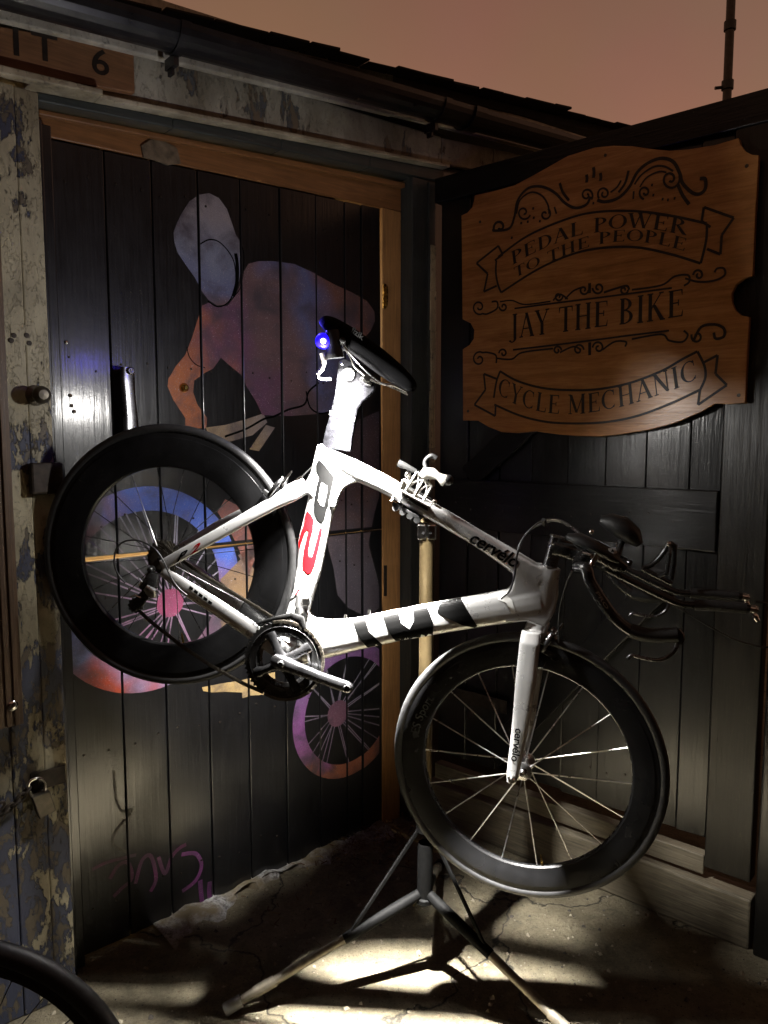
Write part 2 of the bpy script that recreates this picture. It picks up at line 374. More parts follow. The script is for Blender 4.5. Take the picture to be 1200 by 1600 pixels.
def ground_mat():
    m, nt, b = newmat('worn_concrete'); v = coords(nt)
    big = noise(nt, v, 2.2, 6, .6, .4); mid = noise(nt, v, 13, 8, .72, .3); fine = noise(nt, v, 95, 6, .75); sand = noise(nt, v, 380, 4, .7); st = noise(nt, v, 4.5, 5, .65, .8)
    vo = node(nt, 'ShaderNodeTexVoronoi', Scale=70); nt.links.new(v, vo.inputs['Vector'])
    wv = node(nt, 'ShaderNodeVectorMath', operation='ADD'); nv = node(nt, 'ShaderNodeTexNoise', Scale=5.0, Detail=5.0); sc = node(nt, 'ShaderNodeVectorMath', operation='SCALE'); sc.inputs['Scale'].default_value = .35
    nt.links.new(v, nv.inputs['Vector']); nt.links.new(nv.outputs['Color'], sc.inputs[0]); nt.links.new(v, wv.inputs[0]); nt.links.new(sc.outputs[0], wv.inputs[1])
    ck = node(nt, 'ShaderNodeTexVoronoi', Scale=1.5, feature='DISTANCE_TO_EDGE'); nt.links.new(wv.outputs[0], ck.inputs['Vector'])
    crack = ramp(nt, ck.outputs['Distance'], [(.0, (1, 1, 1)), (.012, (0, 0, 0))])
    s = math_(nt, 'ADD', math_(nt, 'MULTIPLY', big, .35), math_(nt, 'ADD', math_(nt, 'MULTIPLY', mid, .40), math_(nt, 'MULTIPLY', fine, .25)))
    c = ramp(nt, s, [(.36, (.07, .058, .04)), (.45, (.19, .16, .10)), (.55, (.31, .265, .17)), (.66, (.42, .37, .25))])
    peb = ramp(nt, vo.outputs['Distance'], [(.12, (.8, .8, .8)), (.22, (0, 0, 0))])
    c = mixc(nt, peb, c, (.10, .085, .06))
    c = mixc(nt, ramp(nt, sand, [(.53, (0, 0, 0)), (.66, (.9, .9, .9))]), c, (.06, .05, .035))
    c = mixc(nt, ramp(nt, st, [(.52, (0, 0, 0)), (.64, (.5, .5, .5))]), c, (.09, .075, .05))
    c = mixc(nt, crack, c, (.02, .017, .012))
    nt.links.new(c, b.inputs['Base Color']); b.inputs['Roughness'].default_value = .85
    h = math_(nt, 'ADD', math_(nt, 'MULTIPLY', mid, 2.4), math_(nt, 'ADD', math_(nt, 'MULTIPLY', fine, 1.3), math_(nt, 'MULTIPLY', sand, .6)))
    h = math_(nt, 'SUBTRACT', h, math_(nt, 'MULTIPLY', crack, 1.2))
    bump(nt, b, h, 1.0, .009); return m
M_ground = ground_mat()
def rough_mat():
    m, nt, b = newmat('rough_pale_concrete'); v = coords(nt)
    n = noise(nt, v, 60, 8, .75); n2 = noise(nt, v, 9, 4)
    c = ramp(nt, n, [(.38, (.10, .095, .09)), (.55, (.45, .44, .43)), (.7, (.62, .62, .62))])
    c = mixc(nt, ramp(nt, n2, [(.4, (0, 0, 0)), (.6, (1, 1, 1))]), c, (.19, .15, .09))
    nt.links.new(c, b.inputs['Base Color']); b.inputs['Roughness'].default_value = .85
    bump(nt, b, n, 1, .01); return m
M_rough = rough_mat()

# ------------------------------------------------------------------ ground
g = MB()
g.add([(-60, -60, 0), (60, -60, 0), (60, 60, 0), (-60, 60, 0)], [[0, 1, 2, 3]])
tag(build(g, 'ground', M_ground), 'worn sandy concrete yard in front of the workshop', kind='structure')

# ------------------------------------------------------------------ the workshop
shop = thing('workshop', WALL.P(.6, 0, 0), 'old timber workshop with peeling cream paint, black doors and black gutter', 'workshop')
def wbuild(mb, name, mat, parent=shop, **k): return build(mb, name, mat, parent, **k)
# walls behind the trim, and the lit room inside
b = MB()
b.box(WALL, -2.6, -.40, 0, 2.75, -.14, .085); wbuild(b, 'wall', M_post)
b = MB(); b.box(WALL, 1.42, 3.4, 0, 2.70, -.14, .03); wbuild(b, 'wall', M_black_door)
b = MB(); b.box(WALL, -.40, 1.42, 2.50, 2.75, -.14, .045); wbuild(b, 'wall', M_head)
b = MB()
b.box(WALL, -2.6, -2.55, 0, 2.7, -3.0, -.142); b.box(WALL, 3.35, 3.4, 0, 2.7, -3.0, -.142)
b.box(WALL, -2.6, 3.4, 0, 2.7, -3.05, -3.002); b.box(WALL, -2.6, 3.4, 2.71, 2.75, -3.05, -.142)
wbuild(b, 'room_wall', M_room)
rl = bpy.data.lights.new('room_lamp', 'POINT'); rl.energy = ROOM_W; rl.color = (1, .68, .33); rl.shadow_soft_size = .1
o = bpy.data.objects.new('room_lamp', rl); link(o, shop, Matrix.Translation(WALL.P(1.0, 2.2, -1.6)))
# left post with flaking paint, black stop beside the door
b = MB()
uu = [-.40, -.30, -.20, -.12, -.062]
for i in range(4): b.box(WALL, uu[i], uu[i + 1] - .0005, 0, 2.40, -.14, .118 + (.002, 0, .003, 0)[i])
post = wbuild(b, 'door_post', M_post, bevel=.004)
b = MB(); b.box(WALL, -.0615, -.004, 0, 2.36, -.12, .03); b.box(WALL, -.0615, -.035, 0, 2.36, .031, .055)
wbuild(b, 'door_stop', M_black_door, bevel=.003)
# pine frame
b = MB(); b.strip(WALL, -.03, 1.00, 2.29, 2.345, 2.33, 2.385, -.075, -.042); wbuild(b, 'door_stop', M_pine_h)  # strip added behind the head to block the room light's leak
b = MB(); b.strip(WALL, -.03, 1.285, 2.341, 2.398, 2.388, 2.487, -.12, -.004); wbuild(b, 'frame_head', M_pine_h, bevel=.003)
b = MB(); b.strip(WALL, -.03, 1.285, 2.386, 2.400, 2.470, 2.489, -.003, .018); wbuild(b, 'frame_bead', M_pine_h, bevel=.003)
b = MB(); b.box(WALL, 1.190, 1.283, 0.0, 2.386, -.12, -.001); wbuild(b, 'frame_post', M_pine, bevel=.003)
# dark jamb, chipped edge strip and head beam
b = MB(); b.box(WALL, 1.287, 1.368, 0, 2.505, -.12, .055); wbuild(b, 'jamb', M_jamb, bevel=.004)
b = MB(); b.box(WALL, 1.3685, 1.405, 0, 2.50, -.05, .062); wbuild(b, 'jamb', M_jamb, bevel=.003)
b = MB()
zz = [1.35, 1.5, 1.72, 1.95, 2.1, 2.27]
for i in range(5):
    b.box(WALL, 1.372 + (.002, 0, .003, 0, .002)[i], 1.403, zz[i], zz[i + 1] - .0006, .063, .072 - (.001, .003, 0, .002, .004)[i])
wbuild(b, 'edge_strip', M_edge, bevel=.002)
b = MB(); b.strip(WALL, -.045, 1.45, 2.402, 2.425, 2.516, 2.560, -.02, .06, 4); wbuild(b, 'head_beam', M_head, bevel=.004)
b = MB(); b.strip(WALL, .10, 1.45, 2.438, 2.452, 2.561, 2.572, .046, .092, 1); wbuild(b, 'drip_strip', M_drip, bevel=.003)
b = MB(); b.strip(WALL, -.55, .10, 2.385, 2.415, 2.437, 2.452, .046, .125, 1); wbuild(b, 'drip_strip', M_drip, bevel=.004)
b = MB(); b.strip(WALL, -.6, 1.42, 2.375, 2.585, 2.574, 2.67, .046, .074, 1); wbuild(b, 'peeling_board', M_fboard, bevel=.004)
b = MB(); b.strip(WALL, 1.424, 1.72, 2.575, 2.67, 2.605, 2.70, .046, .072, 1); wbuild(b, 'peeling_board', M_fboard, bevel=.004)
b = MB(); b.strip(WALL, 1.724, 2.6, 2.60, 2.70, 2.68, 2.79, .046, .070, 1); wbuild(b, 'peeling_board', M_fboard, bevel=.004)
b = MB(); b.strip(WALL, -.9, 1.133, 2.475, 2.65, 2.659, 2.80, .095, .12, 1); wbuild(b, 'fascia_board', M_fascia, bevel=.004)
b = MB(); b.strip(WALL, 1.137, 2.6, 2.667, 2.80, 2.80, 2.90, .085, .108, 1); wbuild(b, 'fascia_board', M_fascia, bevel=.004)
# gutter: an open half pipe with clips and joints
def gz(u): return 2.566 + .0835 * (u - .2) / 1.0 + .052
def half_pipe(b, u0, u1, r0, r1, seg=12):
    for i in range(seg):
        ua, ub = u0 + (u1 - u0) * i / seg, u0 + (u1 - u0) * (i + 1) / seg
        K = 12
        for k in range(K):
            a, c = pi * k / K, pi * (k + 1) / K
            q = lambda u, an, r: WALL.P(u, gz(u) - r * sin(an), .205 + r * cos(an))
            b.hexa([q(ua, a, r1), q(ub, a, r1), q(ub, c, r1), q(ua, c, r1), q(ua, a, r0), q(ub, a, r0), q(ub, c, r0), q(ua, c, r0)])
b = MB(); half_pipe(b, -1.2, 2.7, .058, .054)
gut = wbuild(b, 'gutter', M_gutter, smooth=True)
for u in (-.42, .27, 1.26, 2.2):
    b = MB(); half_pipe(b, u - .014, u + .014, .0635, .0585, 1)
    b.box(WALL, u - .007, u + .007, gz(u) - .088, gz(u) - .06, .15, .205); b.box(WALL, u - .004, u + .004, gz(u) - .105, gz(u) - .088, .16, .185)
    wbuild(b, 'gutter_clip', M_gutter, gut)
b = MB(); half_pipe(b, 1.40, 1.46, .066, .059, 2); wbuild(b, 'gutter_joint', M_gutter, gut)
# roof: sarking plus a ragged row of slates along the eave
def rz(u): return 2.672 + .1255 * (u - .21)
b = MB(); b.strip(WALL, -1.4, 2.9, rz(-1.4) - .03, rz(-1.4), rz(2.9) - .03, rz(2.9), -.3, .12); roof = wbuild(b, 'roof', M_slate)
b = MB()
b.hexa([WALL.P(-1.4, rz(-1.4) - .03, -.3), WALL.P(2.9, rz(2.9) - .03, -.3), WALL.P(2.9, rz(2.9) + .4, -3.1), WALL.P(-1.4, rz(-1.4) + .4, -3.1),
        WALL.P(-1.4, rz(-1.4) + .002, -.3), WALL.P(2.9, rz(2.9) + .002, -.3), WALL.P(2.9, rz(2.9) + .43, -3.1), WALL.P(-1.4, rz(-1.4) + .43, -3.1)])
wbuild(b, 'roof', M_slate)
u = -1.35
while u < 2.75:
    w = random.uniform(.11, .19); d = random.uniform(-.002, .002); t = random.uniform(.008, .012)
    b = MB(); b.strip(WALL, u, u + w - .004, rz(u) + .002 + d, rz(u) + t + d, rz(u + w) + .002 + d, rz(u + w) + t + d + random.uniform(-.002, .002), -.25, .18 + random.uniform(-.015, .02))
    wbuild(b, 'slate', M_slate, roof, bevel=.003); u += w
# threshold: rough pale concrete lip under the door
b = MB(); N = 34
for i in range(N):
    ua, ub = .22 + .95 * i / N, .22 + .95 * (i + 1) / N
    def prof(u): 
        w = .06 + .05 * sin(u * 7) + .028 * sin(u * 31 + 1) + .018 * sin(u * 67); h = .018 + .008 * sin(u * 23) + .006 * sin(u * 61)
        return [(-.05, h * .9), (.02, h), (w * .6, h * .9), (w, .004), (w + .012, -.01)]
    pa, pb = prof(ua), prof(ub)
    for k in range(4):
        b.add([WALL.P(ua, pa[k][1], pa[k][0]), WALL.P(ub, pb[k][1], pb[k][0]), WALL.P(ub, pb[k + 1][1], pb[k + 1][0]), WALL.P(ua, pa[k + 1][1], pa[k + 1][0])], [[0, 1, 2, 3]])
wbuild(b, 'threshold', M_rough, smooth=True)

# ------------------------------------------------------------------ stable door: two leaves of vertical planks
SL0, SL1 = 1.199, 1.190                      # slit between the leaves: wide at the left, closing to the right
edges = [0.0, .148, .288, .436, .584, .734, .882, 1.01, 1.086, 1.180]
PN = [random.uniform(-.0035, .001) for _ in edges]
leaf_up = None
def slit_hi(u): return 1.202 - .010 * max(0, min(1, u / .72))
def slit_lo(u): return 1.188 + .002 * max(0, min(1, u / .72))
def plank_set(leaf, z0f, z1f, rightcut):
    for i in range(9):
        a, c = edges[i] + .0025, edges[i + 1] - .0025
        if i == 8: c0, c1 = rightcut
        else: c0 = c1 = c
        b = MB()
        q = [(a, z0f(a)), (c0, z0f(c0)), (c1, z1f(c1)), (a, z1f(a))]
        b.hexa([WALL.P(u, z, n) for n in (-.02, PN[i]) for (u, z) in q])
        wbuild(b, 'plank', M_black_door, leaf, bevel=.0022)
b = MB(); b.strip(WALL, .004, 1.172, 1.2035, 2.334, 1.1935, 2.372, -.04, -.0205); leafU = wbuild(b, 'door_leaf', M_black_door)
tag(leafU, 'upper black stable door leaf with a painted rider')
plank_set(leafU, slit_hi, lambda u: 2.336 + .036 * u, (1.184, 1.174))
b = MB(); b.box(WALL, .004, 1.178, .012, 1.186, -.04, -.0205); leafL = wbuild(b, 'door_leaf', M_black_door)
tag(leafL, 'lower black stable door leaf with painted wheels')
plank_set(leafL, lambda u: .010, slit_lo, (1.184, 1.184))

# the mural: flat paint lying on the planks, cut at every joint
def clip(poly, i, v, keep):
    o = []
    for a in range(len(poly)):
        p, q = poly[a], poly[(a + 1) % len(poly)]
        ip, iq = (p[i] >= v) == keep, (q[i] >= v) == keep
        if ip: o.append(p)
        if ip != iq:
            t = (v - p[i]) / (q[i] - p[i]); o.append((p[0] + (q[0] - p[0]) * t, p[1] + (q[1] - p[1]) * t))
    return o
def paint(tris, name, mat, layer=1):
    for leaf, zlo, zhi in ((leafU, 1.205, 2.36), (leafL, .012, 1.185)):
        b = MB()
        for t in tris:
            for i in range(9):
                p = clip(list(t), 0, edges[i] + .0045, True)
                if len(p) > 2: p = clip(p, 0, min(edges[i + 1] - .0045, 1.169), False)
                if len(p) > 2: p = clip(p, 1, zlo, True)
                if len(p) > 2: p = clip(p, 1, zhi, False)
                if len(p) > 2:
                    b.add([WALL.P(u, z, PN[i] + .0004 + .0004 * layer) for u, z in p], [list(range(len(p)))])
        if b.f:
            o_ = wbuild(b, name, mat, leaf, recalc=False)
            if name in ('painted_spokes', 'painted_rim'): o_['kind'] = 'stuff'
def door_uz(pts, cx, cy, s): return [WALL.uz(cx + x * s, cy + y * s) for x, y in pts]
def fill(pts):
    t = tessellate_polygon([[Vector((p[0], p[1], 0)) for p in pts]]); return [[pts[i] for i in k] for k in t]
def line2(pts, w):
    pts = [(p[0], p[1]) for p in catmull([(p[0], p[1], 0) for p in pts], 5)]; o = []
    for a in range(len(pts) - 1):
        p, q = Vector(pts[a]), Vector(pts[a + 1]); d = q - p
        if d.length < 1e-6: continue
        n = Vector((-d.y, d.x)).normalized() * w / 2; e = d.normalized() * w * .2
        o.append([tuple(p + n - e), tuple(p - n - e), tuple(q - n + e), tuple(q + n + e)])
    return o
def ring2(c, r0, r1, a0=0, a1=360, n=64):
    o = []
    for k in range(n):
        t0, t1 = R(a0 + (a1 - a0) * k / n), R(a0 + (a1 - a0) * (k + 1) / n)
        P = lambda r, t: (c[0] + r * cos(t), c[1] + r * sin(t))
        o.append([P(r0, t0), P(r1, t0), P(r1, t1), P(r0, t1)])
    return o
S8 = .3083
def d8(p): return door_uz(p, 250, 280, S8)
head = d8([(70, 270), (88, 220), (110, 175), (150, 112), (200, 78), (250, 70), (300, 95), (340, 150), (365, 220), (385, 280), (410, 320), (414, 360), (415, 430), (400, 520), (375, 590), (340, 635), (290, 640), (245, 610), (215, 570), (180, 500), (130, 430), (90, 370), (75, 320)])
body = d8([(412, 490), (450, 428), (500, 415), (580, 415), (680, 430), (780, 475), (880, 530), (980, 575), (1050, 620), (1085, 670), (1088, 720), (1065, 770), (1020, 820), (1000, 900), (990, 1010), (960, 1100), (900, 1180), (800, 1190), (660, 1200), (520, 1195), (490, 1130), (440, 1050), (410, 990), (350, 940), (310, 905), (270, 960), (230, 980), (175, 1020), (170, 1080), (190, 1140), (240, 1210), (235, 1262), (130, 1262), (130, 1210), (70, 1120), (40, 1050), (45, 1010), (80, 950), (130, 890), (165, 800), (190, 720), (215, 640), (250, 625), (295, 648), (345, 640), (382, 592), (405, 540)])
GREY, ORG, PUR, BLU, MAG, TAN = (.22, .21, .21), (.36, .105, .028), (.105, .042, .085), (.05, .075, .24), (.24, .05, .17), (.32, .22, .10)
BRN = (.16, .065, .045)
paint(fill(head), 'painted_head', spray('paint_head', [(0, BRN), (.28, (.14, .075, .07)), (.45, (.10, .11, .20)), (.68, (.17, .18, .24)), (1, (.24, .21, .22))], WALL, (.45, 1.86), (.52, 2.22)))
paint(fill(body), 'painted_torso', spray('paint_torso', [(0, ORG), (.12, (.25, .08, .045)), (.28, PUR), (.44, (.11, .06, .065)), (.6, (.13, .075, .075)), (.78, (.09, .10, .21)), (1, (.14, .06, .045))], WALL, (.38, 1.70), (1.02, 2.02)))
paint(line2(d8([(205, 328), (250, 306), (300, 318), (350, 370), (378, 430), (384, 520), (362, 600), (330, 636), (288, 645), (244, 618)]), .004), 'painted_outline', M_decal_k, 3)
paint(line2(d8([(384, 380), (392, 440), (390, 520), (372, 590)]), .012), 'painted_outline', M_decal_k, 4)
paint(line2(d8([(410, 330), (425, 375), (422, 480), (405, 555), (370, 600)]), .003), 'painted_outline', M_decal_k, 3)
paint(line2(d8([(138, 850), (150, 900), (185, 940), (228, 955)]), .003), 'painted_outline', M_decal_k, 3)
legs = [WALL.uz(*p) for p in [(540, 665), (597, 640), (597, 760), (585, 800), (575, 850), (590, 905), (597, 945), (575, 965), (545, 950), (528, 930), (522, 890), (512, 850), (500, 830), (520, 770), (530, 720)]]
paint(fill(legs), 'painted_leg', spray('paint_leg', [(0, (.07, .06, .07)), (.4, (.08, .045, .042)), (.75, (.035, .024, .034)), (1, (.03, .028, .036))], WALL, (1.0, 1.05), (1.12, 1.8)))
arm2 = [WALL.uz(*p) for p in [(322, 668), (352, 664), (385, 655), (412, 646), (418, 660), (395, 680), (360, 690), (330, 694)]]
paint(fill(arm2), 'painted_handlebar', spray('paint_bar', [(0, TAN), (1, (.2, .17, .17))], WALL, (.42, 1.6), (.7, 1.62)))
bar2 = [WALL.uz(*p) for p in [(416, 664), (430, 668), (405, 705), (390, 702)]]
paint(fill(bar2), 'painted_handlebar', spray('paint_bar_b', [(0, TAN), (1, (.2, .17, .17))], WALL, (.6, 1.5), (.7, 1.6)), 2)
paint(line2([WALL.uz(*p) for p in [(352, 682), (385, 670), (412, 655), (430, 650), (450, 640), (475, 632), (482, 612), (498, 598)]], .007), 'painted_cable', M_decal_k, 3)
paint(line2([WALL.uz(*p) for p in [(478, 612), (484, 636), (500, 646), (520, 642)]], .006), 'painted_cable', M_decal_k, 3)
def wheel_paint(cpx, ro, ri, stops, a, c, hubr, hubc, spk, spc, off=(0, 0)):
    c0 = WALL.uz(*cpx)
    pm = spray('paint_rim', stops, WALL, a, c)
    paint(ring2(c0, ri, ro), 'painted_rim', pm)
    hc = (c0[0] + off[0], c0[1] + off[1])
    hm = spray('paint_hub', [(0, hubc), (1, tuple(x * .7 for x in hubc))], WALL, (hc[0], hc[1] - .05), (hc[0], hc[1] + .05))
    paint(fill([(hc[0] + hubr * cos(t * pi / 10), hc[1] + hubr * sin(t * pi / 10)) for t in range(20)]), 'painted_hub', hm, 2)
    tr = []
    for k in range(spk):
        t = 2 * pi * (k + random.uniform(-.3, .3)) / spk; t2 = t + random.choice((-.13, .13))
        tr += line2([(hc[0] + hubr * .6 * cos(t), hc[1] + hubr * .6 * sin(t)), (c0[0] + ri * 1.01 * cos(t2), c0[1] + ri * 1.01 * sin(t2))], .0045)
    paint(tr, 'painted_spokes', spray('paint_spokes', [(0, spc), (1, (.2, .2, .24))], WALL, (hc[0] - .1, hc[1] - .2), (hc[0] + .1, hc[1] + .2)), 1)
wheel_paint((545, 1110), .258, .205, [(0, (.36, .12, .06)), (.07, (.26, .09, .20)), (.3, (.28, .09, .28)), (.65, (.18, .09, .22)), (1, (.08, .07, .13))], (1.06, .33), (1.0, .9), .05, (.2, .09, .13), 26, (.20, .13, .18), (-.05, .0))
wheel_paint((232, 922), .315, .242, [(0, (.35, .05, .02)), (.18, (.17, .20, .36)), (.36, (.09, .05, .08)), (.6, (.16, .07, .08)), (.8, (.06, .11, .42)), (1, (.08, .14, .46))], (.10, .78), (.40, 1.43), .045, (.25, .05, .11), 30, (.22, .08, .16), (.07, -.05))
tp = [WALL.uz(*p) for p in [(316, 1074), (345, 1068), (372, 1064), (430, 1050), (430, 1074), (421, 1085), (392, 1087), (379, 1091), (378, 1082), (352, 1081), (332, 1082), (318, 1080)]]
paint(fill(tp), 'painted_patch', spray('paint_patch', [(0, (.40, .27, .10)), (1, (.42, .30, .13))], WALL, (.4, .8), (.6, .8)), 3)
for pp in ([(345, 905), (382, 868), (398, 890), (396, 935), (372, 960), (346, 958)], [(372, 868), (396, 852), (400, 868), (384, 884)], [(340, 945), (375, 930), (372, 985), (350, 1000)]):
    paint(fill([WALL.uz(*p) for p in pp]), 'painted_patch', spray('paint_patch_b', [(0, (.24, .15, .06)), (1, (.16, .10, .07))], WALL, (.5, .9), (.6, 1.2)), 2)
shoe = [WALL.uz(*p) for p in [(352, 780), (372, 790), (395, 830), (400, 870), (388, 900), (374, 860), (360, 830), (340, 800)]]
paint(fill(shoe), 'painted_fork', spray('paint_fork', [(0, BRN), (1, (.3, .09, .05))], WALL, (.5, 1.1), (.6, 1.4)), 2)
def scrib(pts, w, c=(.15, .022, .10)):
    paint(line2([WALL.uz(*p) for p in pts], w), 'graffiti', spray('paint_graffiti', [(0, c), (1, tuple(x * .8 for x in c))], WALL, (0, .2), (.5, .4)), 5)
scrib([(145, 1358), (165, 1348), (190, 1341), (212, 1336)], .010)
scrib([(172, 1372), (185, 1352), (200, 1348), (206, 1372), (190, 1388), (178, 1400)], .012)
scrib([(212, 1380), (222, 1345), (236, 1338), (244, 1372), (236, 1392)], .012)
scrib([(248, 1340), (258, 1365), (268, 1340), (280, 1326), (290, 1320)], .012)
scrib([(285, 1335), (306, 1334), (315, 1352), (306, 1376), (286, 1392)], .013, (.22, .045, .2))
scrib([(313, 1377), (314, 1392), (316, 1410)], .016, (.2, .05, .19)); scrib([(328, 1379), (327, 1392), (328, 1404)], .016, (.2, .05, .19))
scrib([(178, 1205), (182, 1250), (192, 1268), (206, 1268), (180, 1300), (178, 1320), (200, 1332)], .008, (.10, .09, .06))

# door furniture
def wat(x, y, n): return WALL.at(x, y, n)
b = MB()                                      # a crank arm used as the pull handle
st = [(199, 574, 9, .008), (199, 590, 10.5, .009), (201, 615, 9.5, .009), (204, 650, 10, .009), (206, 690, 12, .010)]
b.sweep(WALL, [(x, y, h * 1.25, t, .045) for x, y, h, t in st], 16, 3)
hdl = wbuild(b, 'door_handle', M_crank, leafU, smooth=True)
b = MB(); b.lathe([(0, .024), (.008, .024), (.011, .02), (.011, -.04), (0, -.04)], wat(200, 580, .04), WALL.n, 20); b.lathe([(.0, .026), (.0035, .026), (.0045, .0245)], wat(200, 580, .04), WALL.n, 12)
wbuild(b, 'handle_bolt', M_steel, leafU, smooth=True)
b = MB(); b.lathe([(0, .012), (.006, .012), (.011, .006), (.014, .002), (.014, -.002)], wat(288, 606, .003), WALL.n, 20); b.lathe([(.006, .016), (.009, .012), (.008, .003)], wat(288, 606, .003), WALL.n, 16)
wbuild(b, 'lock_cylinder', M_brass, leafU, smooth=True)
b = MB()
for x, y in ((110, 618), (112, 634), (104, 535), (116, 643)): b.lathe([(0, .003), (.004, .002), (.006, -.001)], wat(x, y, .001), WALL.n, 10)
wbuild(b, 'nail_heads', M_steel, leafU, smooth=True)
b = MB(); b.box(WALL, 1.190, 1.204, 2.02, 2.11, -.0005, .004); b.box(WALL, 1.198, 1.204, 2.03, 2.10, .0045, .012)
wbuild(b, 'lock_keep', M_brass, bevel=.001)
b = MB(); b.box(WALL, 1.194, 1.206, .93, 1.05, -.0005, .006); wbuild(b, 'lock_keep', M_rust, bevel=.001)
# knob, plates and block on the post
b = MB(); b.lathe([(0, .062), (.012, .061), (.021, .052), (.023, .042), (.019, .032), (.011, .024), (.010, .006), (.02, .004), (.026, .001), (.026, -.004)], wat(56, 618, .121), WALL.n, 24)
wbuild(b, 'door_knob', M_lockbody, smooth=True)
b = MB(); b.box(WALL, -.155, -.095, 1.775, 1.825, .1215, .1225)
sp = wbuild(b, 'strike_plate', M_post, bevel=.0005)
b = MB()
for x, y in ((22, 524), (42, 524), (18, 532), (46, 536)): b.lathe([(0, .0012), (.006, .001), (.0065, -.001)], wat(x, y, .1236), WALL.n, 14)
wbuild(b, 'screw_holes', M_rust, sp)
b = MB(); b.box(WALL, -.13, -.05, 1.40, 1.48, .1225, .15); wbuild(b, 'latch_block', M_rust, bevel=.006)
b = MB(); b.box(WALL, -.16, -.07, .615, .665, .1225, .128); hasp = wbuild(b, 'hasp', M_rust, bevel=.002)
b = MB(); b.tube(catmull([wat(58, 1216, .128), wat(58, 1216, .15), wat(62, 1222, .155), wat(64, 1228, .135)]), .004, 8); wbuild(b, 'staple', M_rust, hasp, smooth=True)
# paint spot on the pine head
b = MB()
pts = [WALL.at(x, y, .0) for x, y in ((220, 228), (236, 218), (258, 222), (276, 232), (282, 256), (262, 258), (240, 250), (224, 246))]
# old nameplate fixed to the head
b.prism(pts, WALL.n, -.003, .003); wbuild(b, 'plaque', plain('flaked_plaque', (.13, .10, .065), .6, .2, .5, 50, .6))

# ------------------------------------------------------------------ the leaf that stands open, with ledges and braces
b = MB(); b.box(LEAF, .004, 1.085, .30, 2.47, -.03, -.0205); big = wbuild(b, 'open_door', M_black_leaf)
tag(big, 'black framed plank door standing open at the right')
t = .012
while t < 1.06:
    w = .137; e = min(t + w, 1.066); n = random.uniform(-.003, -.001)
    zb = .287 + random.uniform(-.004, .004); sheen_tilt = random.uniform(.0030, .0048) if t > .3 else random.uniform(-.001, .001)   # boards tilted to bring the lamp's sheen below the sign
    b = MB(); b.hexa([LEAF.P(u_, z_, n_) for q_ in (0, 1) for (u_, z_, n_) in ((t + .002, zb, n + sheen_tilt if q_ else -.02), (e - .002, zb, n - sheen_tilt if q_ else -.02), (e - .002, 2.47, n - sheen_tilt if q_ else -.02), (t + .002, 2.47, n + sheen_tilt if q_ else -.02))]); wbuild(b, 'plank', M_black_leaf, big, bevel=.003); t = e
b = MB(); b.box(LEAF, 1.069, 1.205, .205, 2.49, -.035, .016); wbuild(b, 'stile', M_grey_stile, big, bevel=.004)
b = MB(); b.box(LEAF, -.002, 1.2, 2.415, 2.505, -.037, .022); wbuild(b, 'rail', M_leaf_rail, big, bevel=.004)
b = MB(); b.box(LEAF, .01, 1.066, 1.20, 1.385, .004, .026); wbuild(b, 'rail', M_leaf_rail, big, bevel=.004)
b = MB(); b.box(LEAF, .01, 1.067, .175, .238, -.03, .012); wbuild(b, 'rail', M_grey_timber, big, bevel=.004)
def brace(x0, y0, x1, y1, w):
    a, c = LEAF.at(x0, y0, .003), LEAF.at(x1, y1, .003); d = (c - a).normalized(); p = LEAF.n.cross(d)
    b = MB(); b.hexa([a - p * w, c - p * w, c + p * w, a + p * w] + [q + LEAF.n * .019 for q in (a - p * w, c - p * w, c + p * w, a + p * w)])
    wbuild(b, 'brace', M_leaf_rail, big, bevel=.003)
brace(770, 1180, 1030, 915, .045); brace(735, 745, 985, 520, .045)
for z in (.55,):
    b = MB(); b.box(LEAF, -.03, .35, z - .025, z + .025, .0235, .029); wbuild(b, 'strap_hinge', M_rust, big, bevel=.002)
# post beyond the open leaf, and the loose timber under it
pt = thing('gate_post', LEAF.P(1.27, 0, -.03), 'dark upright timber post at the right edge beside the open door', 'post')
b = MB(); b.box(LEAF, 1.228, 1.36, 0, 2.52, -.09, .045); build(b, 'shaft', M_black_leaf, pt, bevel=.006)
b = MB(); b.box(LEAF, 1.215, 1.37, 2.52, 2.56, -.10, .055); build(b, 'cap', M_grey_stile, pt, bevel=.006)
b = MB()
segs = 14
for i in range(segs):
    a0, a1 = -.02 + 1.24 * i / segs, -.02 + 1.24 * (i + 1) / segs
    pass
b.box(LEAF, -.02, 1.214, 0, .160, -.05, .032)
bm_ = build(b, 'sill_beam', M_grey_timber, bevel=.007)
tag(bm_, 'weathered grey timber beam lying on the ground under the open black door', 'beam')

# ------------------------------------------------------------------ decking strip at the far left
b = MB(); dk = thing('decking_board', WALL.P(-.24, .8, .14), 'brown fluted decking board fixed upright on the peeling post at left', 'board')
ub = -.318
b.box(WALL, ub, -.173, .81, 2.30, .1225, .140)
for i in range(7): b.box(WALL, ub + .006 + i * .0195, ub + .006 + i * .0195 + .0115, .81 + .0005, 2.2995, .1402, .146)
build(b, 'board', M_strip, dk, bevel=.0015)
for y in (1103,):
    b = MB(); b.lathe([(0, .002), (.002, .002), (.003, .005), (.010, .004), (.0135, .001), (.0135, -.003)], WALL.at(20, y, .147), WALL.n, 20)
    build(b, 'screw', M_steel, dk, smooth=True)
